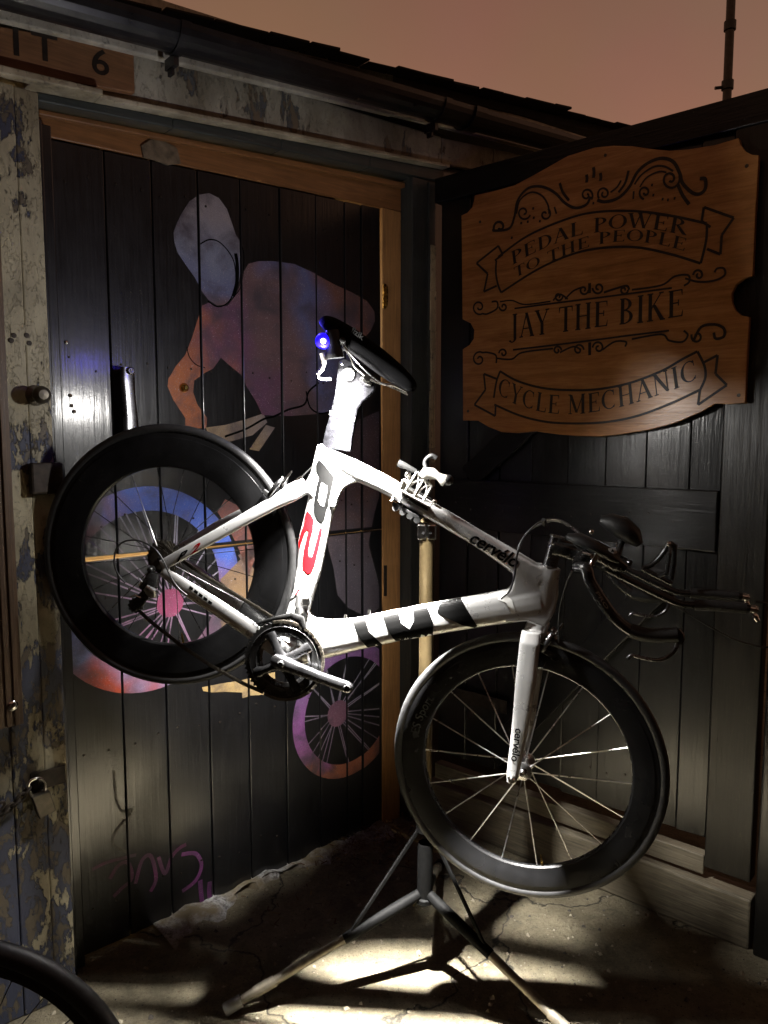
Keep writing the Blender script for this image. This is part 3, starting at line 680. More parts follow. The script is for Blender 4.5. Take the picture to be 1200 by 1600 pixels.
# padlock and its chain
pl = thing('padlock', wat(62, 1240, .15), 'tarnished padlock with a short chain hanging from the hasp on the peeling post', 'padlock')
b = MB()
q = [WALL.at(x, y, .14) for x, y in ((46, 1242), (74, 1232), (84, 1262), (58, 1276))]
b.prism(q, WALL.n, 0, .022); build(b, 'lock_body', M_lockbody, pl, bevel=.003)
b = MB(); b.tube(catmull([WALL.at(x, y, .151) for x, y in ((50, 1244), (44, 1230), (48, 1220), (60, 1216), (70, 1222), (70, 1236))]), .0045, 10); build(b, 'shackle', M_steel, pl, smooth=True)
for i, (x, y) in enumerate(((41, 1236), (33, 1246), (24, 1254), (15, 1262), (7, 1268), (0, 1260), (-8, 1250))):
    b = MB(); c = WALL.at(x, y, .15); ax = (WALL.n if i % 2 else WALL.z); d = (WALL.e * -.75 + WALL.z * -.55).normalized(); s = ax.cross(d).normalized()
    loop = [c + d * (.013 * cos(a)) + s * (.008 * sin(a)) for a in [2 * pi * k / 14 for k in range(15)]]
    b.tube(loop, .0035, 8, False); build(b, 'chain_link', M_rust, pl, smooth=True)

# ------------------------------------------------------------------ lettering tools
def txt(s, shear=0, bold=0.0):
    c = bpy.data.curves.new('t', 'FONT'); c.body = s; c.fill_mode = 'FRONT'; c.shear = shear; c.offset = bold; c.resolution_u = 4
    o = bpy.data.objects.new('t', c); COL.objects.link(o)
    dg = bpy.context.evaluated_depsgraph_get(); me = bpy.data.meshes.new_from_object(o.evaluated_get(dg))
    me.calc_loop_triangles(); v = [tuple(p.co)[:2] for p in me.vertices]
    tr = [[v[i] for i in t.vertices] for t in me.loop_triangles]
    bpy.data.objects.remove(o); bpy.data.curves.remove(c); bpy.data.meshes.remove(me); return tr
TH, TN = .155, .055
def GL(*s): return ('l',) + s
def serif(x, y, h=.13): return ('l', x - h, y, x + h, y, .05, .05)
def V(x, w=TH, y0=0, y1=1): return ('l', x, y0, x, y1, w, w)
def ARC(cx, cy, rx, ry, a0, a1): return ('a', cx, cy, rx, ry, a0, a1)
GLY = {
 'P': (.66, [V(.18), serif(.18, 0), serif(.14, 1, .09), ARC(.22, .735, .33, .24, -90, 90)]),
 'E': (.70, [V(.18), GL(.06, .975, .62, .975, .05, .05), GL(.18, .52, .48, .52, .05, .05), GL(.06, .025, .64, .025, .05, .05), GL(.61, .99, .63, .78, .07, .02), GL(.62, .01, .66, .24, .07, .02), GL(.48, .41, .48, .63, .045, .045)]),
 'D': (.80, [V(.18), GL(.06, .975, .30, .975, .05, .05), GL(.06, .025, .30, .025, .05, .05), ARC(.28, .5, .42, .475, -90, 90)]),
 'A': (.78, [GL(.09, 0, .38, 1, .055, .06), GL(.37, 1, .68, 0, .14, .16), GL(.20, .34, .55, .34, .05, .05), serif(.09, 0, .1), serif(.68, 0, .12)]),
 'L': (.68, [V(.18), serif(.18, 1), GL(.06, .025, .60, .025, .05, .05), GL(.59, .01, .63, .27, .07, .02)]),
 'O': (.84, [ARC(.42, .5, .34, .475, 0, 360)]),
 'W': (1.05, [GL(.08, 1, .31, 0, .15, .13), GL(.31, 0, .52, .96, .05, .05), GL(.50, 1, .74, 0, .15, .13), GL(.74, 0, .96, 1, .05, .05), serif(.08, 1), serif(.50, 1, .1), serif(.95, 1, .09)]),
 'R': (.80, [V(.18), serif(.18, 0), serif(.14, 1, .09), ARC(.22, .75, .32, .225, -90, 90), GL(.34, .53, .68, .02, .13, .16), serif(.71, 0, .09)]),
 'T': (.74, [V(.37), serif(.37, 0), GL(.05, .975, .69, .975, .05, .05), GL(.06, .99, .04, .76, .07, .02), GL(.68, .99, .70, .76, .07, .02)]),
 'H': (.88, [V(.18), V(.68), GL(.18, .52, .68, .52, .05, .05), serif(.18, 0), serif(.18, 1), serif(.68, 0), serif(.68, 1)]),
 'J': (.52, [V(.32, TH, .0, 1), serif(.32, 1), ARC(.17, .0, .16, .17, -150, 0)]),
 'Y': (.76, [GL(.10, 1, .37, .44, .15, .13), GL(.37, .44, .64, 1, .05, .05), V(.37, TH, 0, .48), serif(.37, 0), serif(.11, 1), serif(.65, 1, .1)]),
 'B': (.74, [V(.18), GL(.06, .975, .25, .975, .05, .05), GL(.06, .025, .25, .025, .05, .05), ARC(.24, .755, .28, .22, -90, 90), ARC(.24, .28, .34, .255, -90, 90)]),
 'I': (.38, [V(.19), serif(.19, 0), serif(.19, 1)]),
 'K': (.84, [V(.18), serif(.18, 0), serif(.18, 1), GL(.22, .42, .64, 1, .05, .05), GL(.34, .58, .70, 0, .13, .16), serif(.66, 1, .1), serif(.72, 0, .11)]),
 'C': (.78, [ARC(.42, .5, .34, .475, 48, 312), GL(.64, .96, .66, .68, .05, .03), GL(.64, .05, .67, .22, .03, .03)]),
 'M': (1.0, [V(.13, .055), GL(.14, 1, .48, .05, .16, .13), GL(.48, .05, .82, 1, .05, .05), V(.82), serif(.13, 0, .1), serif(.82, 0), serif(.09, 1, .08), serif(.86, 1, .1)]),
 'N': (.86, [V(.15, .055), GL(.15, 1, .69, .03, .16, .14), V(.69, .055), serif(.15, 0, .1), serif(.10, 1, .09), serif(.69, 1, .1)]),
}
def glyph(ch):
    w, st = GLY[ch]; quads = []
    for k, s in enumerate(st):
        if s[0] == 'l':
            _, x0, y0, x1, y1, w0, w1 = s; d = Vector((x1 - x0, y1 - y0)); n = Vector((-d.y, d.x)).normalized(); N = 3
            if abs(d.y) > .3 * abs(d.x) and abs(d.x) > .02: w0 /= abs(d.normalized().y); w1 /= abs(d.normalized().y); n = Vector((1, 0))
            for i in range(N):
                a, c = i / N, (i + 1) / N
                p, q = Vector((x0, y0)) + d * a, Vector((x0, y0)) + d * c; wa, wc = w0 + (w1 - w0) * a, w0 + (w1 - w0) * c
                quads.append((k, [tuple(p + n * wa / 2), tuple(p - n * wa / 2), tuple(q - n * wc / 2), tuple(q + n * wc / 2)]))
        else:
            _, cx, cy, rx, ry, a0, a1 = s; N = max(8, int(abs(a1 - a0) / 14))
            def pt(t, sgn):
                a = R(a0 + (a1 - a0) * t); wd = TN + (TH - TN) * abs(cos(a)) ** 1.3
                return (cx + cos(a) * (rx + sgn * wd / 2), cy + sin(a) * (ry + sgn * TN / 2))
            for i in range(N): quads.append((k, [pt(i / N, 1), pt(i / N, -1), pt((i + 1) / N, -1), pt((i + 1) / N, 1)]))
    return w, quads

# ------------------------------------------------------------------ the plywood sign on the open leaf
SN = .046
def s6(p, n=SN): return [LEAF.uz(700 + x * .41667, 180 + y * .41667, n) for x, y in p]
sign = thing('wooden_sign', LEAF.P(.6, 1.5, .03), 'brown plywood sign with black stencilled banners hanging on the open black door', 'sign')
outline = s6([(100, 300), (180, 282), (250, 262), (330, 220), (450, 152), (550, 121), (620, 114), (690, 116), (760, 126), (830, 133), (900, 128), (1000, 112), (1090, 85), (1097, 110), (1115, 135), (1140, 148), (1165, 150),
   (1152, 380), (1142, 602), (1110, 612), (1080, 635), (1064, 668), (1064, 700), (1076, 730), (1098, 750), (1130, 757), (1122, 900), (1114, 1078), (1060, 1084), (1000, 1082), (950, 1112), (850, 1154), (750, 1180), (640, 1198), (560, 1205), (480, 1203),
   (420, 1198), (330, 1186), (260, 1192), (200, 1188), (150, 1168), (112, 1145), (56, 1145), (55, 878), (80, 862), (96, 838), (98, 805), (84, 780), (54, 765), (50, 376), (72, 366), (90, 345), (98, 318)])
b = MB(); b.prism([LEAF.P(u, z, SN) for u, z in outline], LEAF.n, -.018, 0)
build(b, 'board', M_signwood, sign, bevel=.0015)
LAY = [0]
def sstroke(pts, w, name=None, mb=None, n0=None):
    P = [(p[0], p[1]) for p in catmull([(p[0], p[1], 0) for p in pts], 6)]
    b = mb; L = SN + .0008 + .0002 * (LAY[0] % 9); LAY[0] += 1
    vs = []; 
    for i, p in enumerate(P):
        a, c = Vector(P[max(i - 1, 0)]), Vector(P[min(i + 1, len(P) - 1)]); d = (c - a)
        if d.length < 1e-9: d = Vector((1, 0))
        n = Vector((-d.y, d.x)).normalized() * w / 2
        if isinstance(w, (list, tuple)): pass
        vs += [LEAF.P(p[0] + n.x, p[1] + n.y, L), LEAF.P(p[0] - n.x, p[1] - n.y, L)]
    b.add(vs, [[2 * i, 2 * i + 1, 2 * i + 3, 2 * i + 2] for i in range(len(P) - 1)])
def poly_stroke(b, pts, w):
    for i in range(len(pts) - 1):
        q = s6([pts[i], pts[i + 1]]); sstroke([q[0], ((q[0][0] + q[1][0]) / 2, (q[0][1] + q[1][1]) / 2), q[1]], w, mb=b)
def curve_stroke(b, pts, w): sstroke(s6(pts), w, mb=b)
def spiral(cx, cy, r, turns, a0, sgn=1):
    N = int(16 * turns) + 4; o = []
    for i in range(N + 1):
        t = i / N; a = R(a0) + sgn * 2 * pi * turns * t; rr = r * (1 - .82 * t)
        o.append((cx + rr * cos(a), cy + rr * sin(a) * 1.1))
    return o
def word(s, base, height, name, gap=.06, space=.4, wfac=1.0):      # serif capitals set along a line
    base = s6(base); base = catmull([(p[0], p[1], 0) for p in base], 10)
    acc = [0]
    for i in range(1, len(base)): acc.append(acc[-1] + (base[i] - base[i - 1]).length)
    def at(s_):
        for i in range(1, len(base)):
            if s_ <= acc[i] or i == len(base) - 1:
                t = (s_ - acc[i - 1]) / max(1e-9, acc[i] - acc[i - 1]); return base[i - 1] + (base[i] - base[i - 1]) * t
    tot = sum((space if c == ' ' else GLY[c][0] + gap) for c in s); k = acc[-1] / tot
    x = 0
    for c in s:
        if c == ' ': x += space * k; continue
        w, qs = glyph(c); b = MB()
        for lay, q in qs:
            vs = []
            for gx, gy in q:
                p = at(x + gx * k); p2 = at(x + (gx + .2) * k); d = (p2 - p); d.normalize()
                nrm = Vector((-d.y, d.x, 0)) * .5 + Vector((0, 1, 0)) * .5; nrm.normalize()
                p = p + nrm * gy * height
                vs.append(LEAF.P(p.x, p.y, SN + .0008 + lay * .00022))
            b.add(vs, [[0, 1, 2, 3]])
        build(b, name, M_paint_k, sign, recalc=False); x += (w + gap) * k
word('PEDAL POWER', [(240, 562), (310, 523), (370, 496), (430, 470), (490, 451), (560, 438), (630, 426), (710, 423), (790, 431), (900, 450)], .043, 'letter')
word('TO THE PEOPLE', [(250, 611), (310, 580), (385, 548), (440, 525), (500, 503), (575, 482), (630, 475), (700, 473), (760, 479), (820, 491), (893, 511)], .035, 'letter')
word('JAY THE BIKE', [(230, 838), (400, 815), (560, 795), (720, 777), (890, 752)], .080, 'letter')
word('CYCLE MECHANIC', [(185, 1045), (260, 1085), (350, 1112), (430, 1120), (540, 1114), (650, 1092), (760, 1058), (860, 1022), (945, 985)], .062, 'letter')
W1 = .0075
b = MB()
curve_stroke(b, [(188, 532), (300, 452), (450, 388), (560, 363), (700, 360), (830, 376), (970, 406)], W1)
curve_stroke(b, [(200, 665), (330, 582), (450, 527), (560, 500), (700, 495), (830, 520), (948, 556)], W1)
curve_stroke(b, [(182, 545), (180, 590), (188, 635), (200, 665)], W1); curve_stroke(b, [(972, 408), (970, 460), (960, 510), (948, 556)], W1)
poly_stroke(b, [(190, 490), (108, 555), (150, 595), (136, 662), (184, 640)], W1); poly_stroke(b, [(190, 490), (206, 522), (176, 545)], W1)
poly_stroke(b, [(960, 345), (1072, 385), (1027, 450), (1022, 522), (972, 502)], W1); poly_stroke(b, [(960, 345), (952, 398), (985, 420)], W1)
build(b, 'banner', M_paint_k, sign, recalc=False)
b = MB()
curve_stroke(b, [(196, 960), (260, 996), (350, 1022), (450, 1031), (560, 1028), (680, 1005), (800, 960), (880, 915), (936, 886)], W1)
curve_stroke(b, [(175, 1085), (270, 1126), (370, 1150), (480, 1156), (600, 1150), (720, 1125), (850, 1075), (945, 1030)], W1)
curve_stroke(b, [(196, 960), (182, 1000), (172, 1060)], W1); curve_stroke(b, [(936, 886), (962, 940), (965, 985), (945, 1032)], W1)
poly_stroke(b, [(186, 990), (135, 970), (141, 1030), (100, 1086), (178, 1128), (180, 1085)], W1)
poly_stroke(b, [(955, 930), (1012, 900), (1004, 970), (1046, 1012), (938, 1086), (945, 1032)], W1)
build(b, 'banner', M_paint_k, sign, recalc=False)
b = MB(); W2 = .0065
def sw(pts, w=W2): curve_stroke(b, pts, w)
# crest across the top
sw(spiral(195, 420, 24, 1.0, 150, 1)[::-1] + [(230, 425), (250, 380), (262, 320), (300, 275), (350, 268), (400, 290), (440, 330), (480, 348), (520, 335), (535, 305)], .009)
sw([(258, 370), (270, 320), (310, 290), (350, 300), (375, 335), (380, 370)], .006); sw(spiral(285, 365, 26, 1.2, 20, 1)); sw(spiral(365, 372, 22, 1.1, -60, 1))
sw([(420, 255), (432, 290), (455, 320)], .009); sw([(400, 345), (408, 370)], .006)
sw(spiral(520, 300, 24, 1.3, 40, -1)); sw(spiral(585, 295, 24, 1.3, 140, 1))
sw([(560, 318), (590, 325), (640, 310), (680, 270), (710, 215), (750, 180), (800, 162), (845, 175), (870, 220), (880, 255), (915, 290), (945, 295), (965, 275), (965, 240), (945, 238)], .010)
sw([(700, 260), (725, 225), (770, 195), (810, 192), (845, 210)], .006); sw([(720, 270), (745, 235), (790, 212), (820, 215)], .005)
sw([(640, 290), (665, 255), (678, 208)], .008); sw([(610, 290), (635, 270), (650, 245)], .006)
sw(spiral(740, 290, 24, 1.2, 100, 1)); sw(spiral(835, 240, 36, 1.4, -20, 1), .007); sw([(862, 260), (880, 300), (905, 335)], .010)
sw([(697, 285), (695, 315)], .006)
for x, y, r in ((546, 215, 20), (520, 238, 15), (572, 232, 15)): sw([(x, y - r), (x + 2, y), (x, y + r)], .010)
for x, y in ((320, 350), (322, 385), (345, 398), (300, 400), (545, 330), (765, 262), (770, 300), (805, 315), (825, 318), (850, 312), (275, 405), (240, 460)): sw([(x - 3, y), (x, y), (x + 4, y)], .008)
build(b, 'scroll_ornament', M_paint_k, sign, recalc=False)
b = MB()
sw(spiral(118, 720, 26, 1.3, 60, 1)[::-1] + [(150, 745), (185, 725), (185, 700), (165, 700)]); sw(spiral(208, 718, 16, 1.1, 180, -1)); sw([(195, 700), (240, 695), (290, 710), (385, 698)], .005); sw([(250, 725), (400, 705), (560, 685), (690, 668), (840, 648)], .006)
sw([(395, 695), (420, 672), (450, 690)], .006); sw(spiral(415, 680, 16, 1.2, 0, 1)); sw([(440, 690), (470, 660), (505, 645)], .006); sw(spiral(510, 655, 18, 1.2, 0, 1)); sw([(532, 630), (532, 668)], .010); sw(spiral(565, 648, 22, 1.3, 180, -1)); sw([(585, 665), (630, 650), (670, 640), (680, 655)], .007); sw(spiral(660, 655, 16, 1.1, 0, 1))
sw([(690, 655), (800, 638), (850, 605), (900, 600), (905, 625), (885, 640)], .006); sw(spiral(940, 600, 20, 1.2, 180, 1)); sw([(890, 612), (940, 625), (1000, 620), (1038, 600), (1035, 575), (1010, 575), (1000, 590)], .006)
build(b, 'scroll_ornament', M_paint_k, sign, recalc=False)
b = MB()
sw(spiral(118, 915, 26, 1.3, -60, -1)[::-1] + [(150, 890), (180, 900), (182, 930)]); sw(spiral(208, 893, 16, 1.1, 180, 1)); sw([(185, 912), (240, 915), (280, 890), (395, 875)], .006); sw([(245, 880), (400, 862), (560, 842), (690, 825), (830, 808)], .006)
sw(spiral(410, 882, 16, 1.2, 0, -1)); sw([(420, 890), (470, 868), (500, 880)], .006); sw(spiral(490, 880, 20, 1.2, 0, -1)); sw([(532, 852), (532, 900)], .010); sw(spiral(565, 872, 22, 1.3, 180, 1)); sw([(580, 880), (625, 850), (668, 850), (665, 868)], .006)
sw([(690, 840), (800, 822), (830, 845), (880, 850), (900, 825), (885, 808)], .006); sw(spiral(935, 830, 22, 1.2, 200, -1)); sw([(920, 850), (950, 795), (1000, 785), (1035, 800), (1035, 830), (1005, 838), (998, 815)], .008)
build(b, 'scroll_ornament', M_paint_k, sign, recalc=False)

# ------------------------------------------------------------------ unseen dark walls, added so the glossy boards don't reflect open sky
opp = thing('added_sky_blocker', (0, -6, 0), 'dark walls added unseen behind the viewer to hide the sky from the glossy boards', 'building')
YF = Frame((-12, -6, 0), (1, 0, 0))
b = MB(); b.box(YF, 0, 24, 0, 5.2, -.3, 0); build(b, 'wall', plain('dark_blocker', (.06, .04, .03), .85, 0, .4, 9, .5), opp)
for F2 in (Frame((-4.2, -5.9, 0), (0, 1, 0)), Frame((4.6, -5.9, 0), (0, 1, 0))):
    b = MB(); b.box(F2, .0, 7.6, 0, 4.6, -.15, .15); build(b, 'blocker_wing', bpy.data.materials['dark_blocker'], opp)
b = MB(); b.box(YF, -.2, 24.2, 5.2, 5.4, -.4, .12); build(b, 'coping', M_slate, opp)
# ------------------------------------------------------------------ unit number board
us = thing('unit_sign', WALL.P(-.15, 2.45, .09), 'brown unit number board above the door with dark letters and number 6', 'sign')
b = MB(); b.strip(WALL, -.56, .20, 2.385, 2.475, 2.478, 2.588, .0755, .098); build(b, 'board', M_unitboard, us, bevel=.003)
for ch, x, y in (('U', -78, 38), ('N', -28, 53), ('I', 25, 65), ('T', 70, 74), ('6', 157, 97)):
    b = MB(); tr = txt(ch, 0, .012); xs = [p[0] for t_ in tr for p in t_]; ys = [p[1] for t_ in tr for p in t_]
    cx, cy, hh = (min(xs) + max(xs)) / 2, (min(ys) + max(ys)) / 2, max(ys) - min(ys)
    u0, z0 = WALL.uz(x, y, .0985); sc = .066 / hh
    for t_ in tr: b.add([WALL.P(u0 + (p[0] - cx) * sc * 1.15, z0 + (p[1] - cy) * sc + .12 * (p[0] - cx) * sc, .0988) for p in t_], [[0, 1, 2]])
    build(b, 'letter', M_paint_k, us, recalc=False)

# ------------------------------------------------------------------ the bicycle
bike = thing('bicycle', (BIKE.P(.5, 0).x, BIKE.P(.5, 0).y, .3), 'white time trial bicycle with black deep rims clamped in the repair stand', 'bicycle')
fb = MB()
def tubeF(st, e=2.4, F=BIKE): fb.sweep(F, st, 20, e)
tubeF([(497, 702, 11, .012), (520, 715, 13, .017), (560, 737, 15, .018), (600, 756, 14, .019), (650, 785, 13, .019), (700, 813, 13, .019), (745, 840, 13, .019), (785, 865, 15, .020), (815, 885, 17, .022), (845, 905, 18, .023)], 2.6)
tubeF([(470, 1000, 34, .030), (510, 998, 30, .027), (560, 990, 25, .024), (620, 977, 24.5, .022), (690, 964, 25, .022), (750, 954, 25, .022), (800, 946, 26, .023), (845, 938, 26, .024)], 2.8)
tubeF([(452, 1010, 24, .030), (462, 970, 18, .022), (474, 930, 17, .016), (483, 890, 20, .014), (488, 850, 23, .0135), (497, 810, 22, .0135), (507, 770, 24, .0135), (515, 730, 20, .0135)], 2.6)
fb.sweep(FORK, [(857, 884, 19, .021), (852, 905, 19, .023), (846, 940, 19, .023), (840, 975, 16, .022)], 20)
fb.prism([BIKE.at(x, y) for x, y in ((497, 694), (545, 718), (585, 745), (563, 752), (548, 756), (538, 763), (531, 774), (525, 795), (495, 778), (478, 771), (468, 772), (460, 766), (478, 755), (487, 738))], BIKE.n, -.0135, .0135)
fb.prism([BIKE.at(x, y) for x, y in ((787, 858), (850, 889), (872, 894), (871, 930), (866, 953), (852, 978), (825, 968), (790, 970), (785, 926), (796, 920), (802, 908), (801, 895), (793, 880))], BIKE.n, -.021, .021)
fb.prism([BIKE.at(x, y) for x, y in ((468, 930), (482, 955), (492, 966), (520, 971), (510, 1026), (440, 1045), (430, 1000), (455, 965))], BIKE.n, -.017, .017)
for s in (1, -1):
    tubeF([(478, 757, 14, .011, .006 * s), (455, 771, 14, .009, .022 * s), (430, 785, 11, .008, .030 * s), (390, 807, 10, .0075, .040 * s), (330, 841, 9.5, .007, .052 * s), (285, 866, 9.5, .0065, .060 * s), (252, 884, 9, .005, .064 * s)] if s > 0 else
          [(478, 757, 14, .011, -.006), (458, 768, 14, .009, -.022), (440, 775, 11, .008, -.030), (400, 793, 10, .0075, -.040), (340, 823, 9.5, .007, -.052), (300, 848, 9.5, .0065, -.060), (272, 862, 9, .005, -.064)])
    tubeF([(455, 1022, 20, .016, .022 * s), (420, 1003, 15, .011, .035 * s), (380, 976, 14, .009, .042 * s), (335, 946, 13.5, .0085, .050 * s), (295, 921, 12.5, .0085, .056 * s), (268, 902, 10, .0065, .062 * s), (252, 892, 8, .005, .064 * s)] if s > 0 else
          [(455, 1015, 20, .016, -.022), (425, 990, 15, .011, -.035), (390, 958, 14, .009, -.042), (345, 925, 13.5, .0085, -.050), (310, 898, 12.5, .0085, -.056), (285, 880, 10, .0065, -.062), (272, 872, 8, .005, -.064)])
fb.lathe([(0, -.036), (.024, -.036), (.024, .036), (0, .036)], BIKE.at(445, 1028), BIKE.n, 32)
frame = build(fb, 'frame', M_white, bike)
md = frame.modifiers.new('weld', 'REMESH'); md.mode = 'VOXEL'; md.voxel_size = .0026
md = frame.modifiers.new('smooth', 'SMOOTH'); md.factor = .5; md.iterations = 9
def bake(o):
    dg = bpy.context.evaluated_depsgraph_get(); me = bpy.data.meshes.new_from_object(o.evaluated_get(dg))
    o.modifiers.clear(); o.data = me; me.polygons.foreach_set('use_smooth', [True] * len(me.polygons))
    return BVHTree.FromPolygons([v.co.copy() for v in me.vertices], [tuple(p.vertices) for p in me.polygons])
bpy.context.view_layer.update()
T_frame = bake(frame)
# fork (steered with the front wheel)
fb = MB()
fb.sweep(FORK, [(846, 966, 15, .020), (838, 982, 17, .026), (834, 998, 17, .034)], 20)
for s in (1, -1):
    o_ = (0, 0) if s > 0 else (9, -6)
    fb.sweep(FORK, [(831 + o_[0], 986 + o_[1], 15, .015, .026 * s), (828 + o_[0], 1005 + o_[1], 15.5, .012, .040 * s), (822 + o_[0], 1060 + o_[1], 15.5, .010, .047 * s), (815 + o_[0], 1120 + o_[1], 13.5, .009, .050 * s), (807 + o_[0], 1175 + o_[1], 11, .0075, .052 * s), (801 + o_[0], 1210 + o_[1], 9.5, .006, .053 * s), (799 + o_[0], 1224 + o_[1], 7, .005, .053 * s)], 18, 2.8)
fork = build(fb, 'fork', M_white, bike)
md = fork.modifiers.new('weld', 'REMESH'); md.mode = 'VOXEL'; md.voxel_size = .0024
md = fork.modifiers.new('smooth', 'SMOOTH'); md.factor = .5; md.iterations = 6
bpy.context.view_layer.update()
T_fork = bake(fork)
# decals: polygons laid on the paint
def subdiv(t, mx):
    L = [(Vector(t[i]) - Vector(t[(i + 1) % 3])).length for i in range(3)]; m = max(L)
    if m <= mx: return [t]
    i = L.index(m); a, c, d = t[i], t[(i + 1) % 3], t[(i + 2) % 3]; mid = ((a[0] + c[0]) / 2, (a[1] + c[1]) / 2)
    return subdiv((a, mid, d), mx) + subdiv((mid, c, d), mx)
def decal(tris, tree, name, mat, parent, F=BIKE, lift=.0009, mx=5.0):
    b = MB()
    for t in tris:
        for q in subdiv(tuple(t), mx):
            vs = []
            for x, y in q:
                r = ray(x, y).normalized(); h = tree.ray_cast(CAM, r)
                if h[0] is None or h[1].dot(r) > -.08 or h[3] > 2.6: break
                vs.append(h[0] + h[1] * lift)
            if len(vs) == 3: b.add(vs, [[0, 1, 2]])
    if b.f: return build(b, name, mat, parent, recalc=False)
def pxpoly(pts, ox, oy, s): return fill([(ox + x * s, oy + y * s) for x, y in pts])
def pxtext(s, org, ex, ey, scale, shear=0, bold=0.0):      # ex: direction of reading, ey: up, in pixels
    return [[(org[0] + (p[0] * ex[0] + p[1] * ey[0]) * scale, org[1] + (p[0] * ex[1] + p[1] * ey[1]) * scale) for p in t] for t in txt(s, shear, bold)]
decal(pxpoly([(322, 280), (345, 290), (380, 330), (445, 410), (430, 470), (400, 600), (370, 720), (350, 755), (315, 730), (290, 680), (290, 600), (310, 480), (330, 410), (308, 370), (306, 320)], 430, 660, .2083), T_frame, 'letter_decal', M_decal_k, frame)
decal(pxpoly([(350, 450), (390, 480), (385, 540), (365, 630), (340, 615), (325, 585), (335, 500)], 430, 660, .2083), T_frame, 'letter_counter', M_decal_w, frame, lift=.0016)
decal(pxpoly([(240, 660), (270, 690), (290, 730), (285, 800), (265, 870), (250, 960), (255, 1005), (275, 1010), (290, 960), (310, 880), (335, 785), (355, 800), (330, 920), (300, 1050), (270, 1125), (245, 1135), (210, 1100), (205, 1040), (215, 960), (235, 870), (250, 815), (240, 800), (225, 820), (200, 890), (178, 955), (176, 900), (190, 840), (215, 770), (225, 700)], 430, 660, .2083), T_frame, 'number_decal', M_decal_r, frame)
for pg in ([(450, 508), (512, 494), (530, 560), (560, 590), (605, 632), (530, 643), (490, 600), (465, 550)],
           [(590, 480), (665, 462), (680, 520), (720, 550), (740, 510), (735, 446), (800, 434), (830, 520), (830, 585), (670, 616), (640, 590), (610, 540)],
           [(848, 470), (862, 424), (960, 402), (985, 450), (1045, 546), (965, 530), (900, 500)]):
    decal(pxpoly(pg, 400, 800, .33333), T_frame, 'letter_decal', M_decal_k, frame)
decal(pxtext('cervélo', (731, 845), (.87, .505), (.49, -.87), 28, .25, .022), T_frame, 'name_decal', M_decal_k, frame, mx=3)
decal(pxtext('P', (275, 879), (1.3, -.74), (.28, -.96), 19, .2, .03), T_frame, 'letter_decal', M_decal_k, frame, mx=3)
decal(pxtext('2', (297, 867), (1.3, -.74), (.28, -.96), 19, .2, .03), T_frame, 'number_decal', M_decal_r, frame, mx=3)
for i in range(5):
    x, y = 297 + i * 7.4, 915 + i * 5.6
    decal(fill([(x, y), (x + 5.5, y + 4), (x + 3.5, y + 8), (x - 2, y + 4.5)]), T_frame, 'mark_decal', M_decal_k, frame, mx=3)
decal(fill([(783, 921), (800, 938), (806, 958), (800, 960), (791, 942), (778, 937)]), T_frame, 'trim_decal', M_decal_w, frame)
decal(pxtext('cervélo', (806, 1137), (-.14, .99), (.99, .14), 17.5, .1, .02), T_fork, 'name_decal', M_decal_k, fork, mx=3)
# cable bosses on the down tube
b = MB()
for x, y in ((540, 968), (577, 960)):
    b.ball(BIKE.at(x, y), .0045, 8); b.lathe([(0, .012), (.004, .012), (.004, -.002)], BIKE.at(x, y), (0, 0, 1), 10)
build(b, 'bottle_bolts', M_steel, frame, smooth=True)

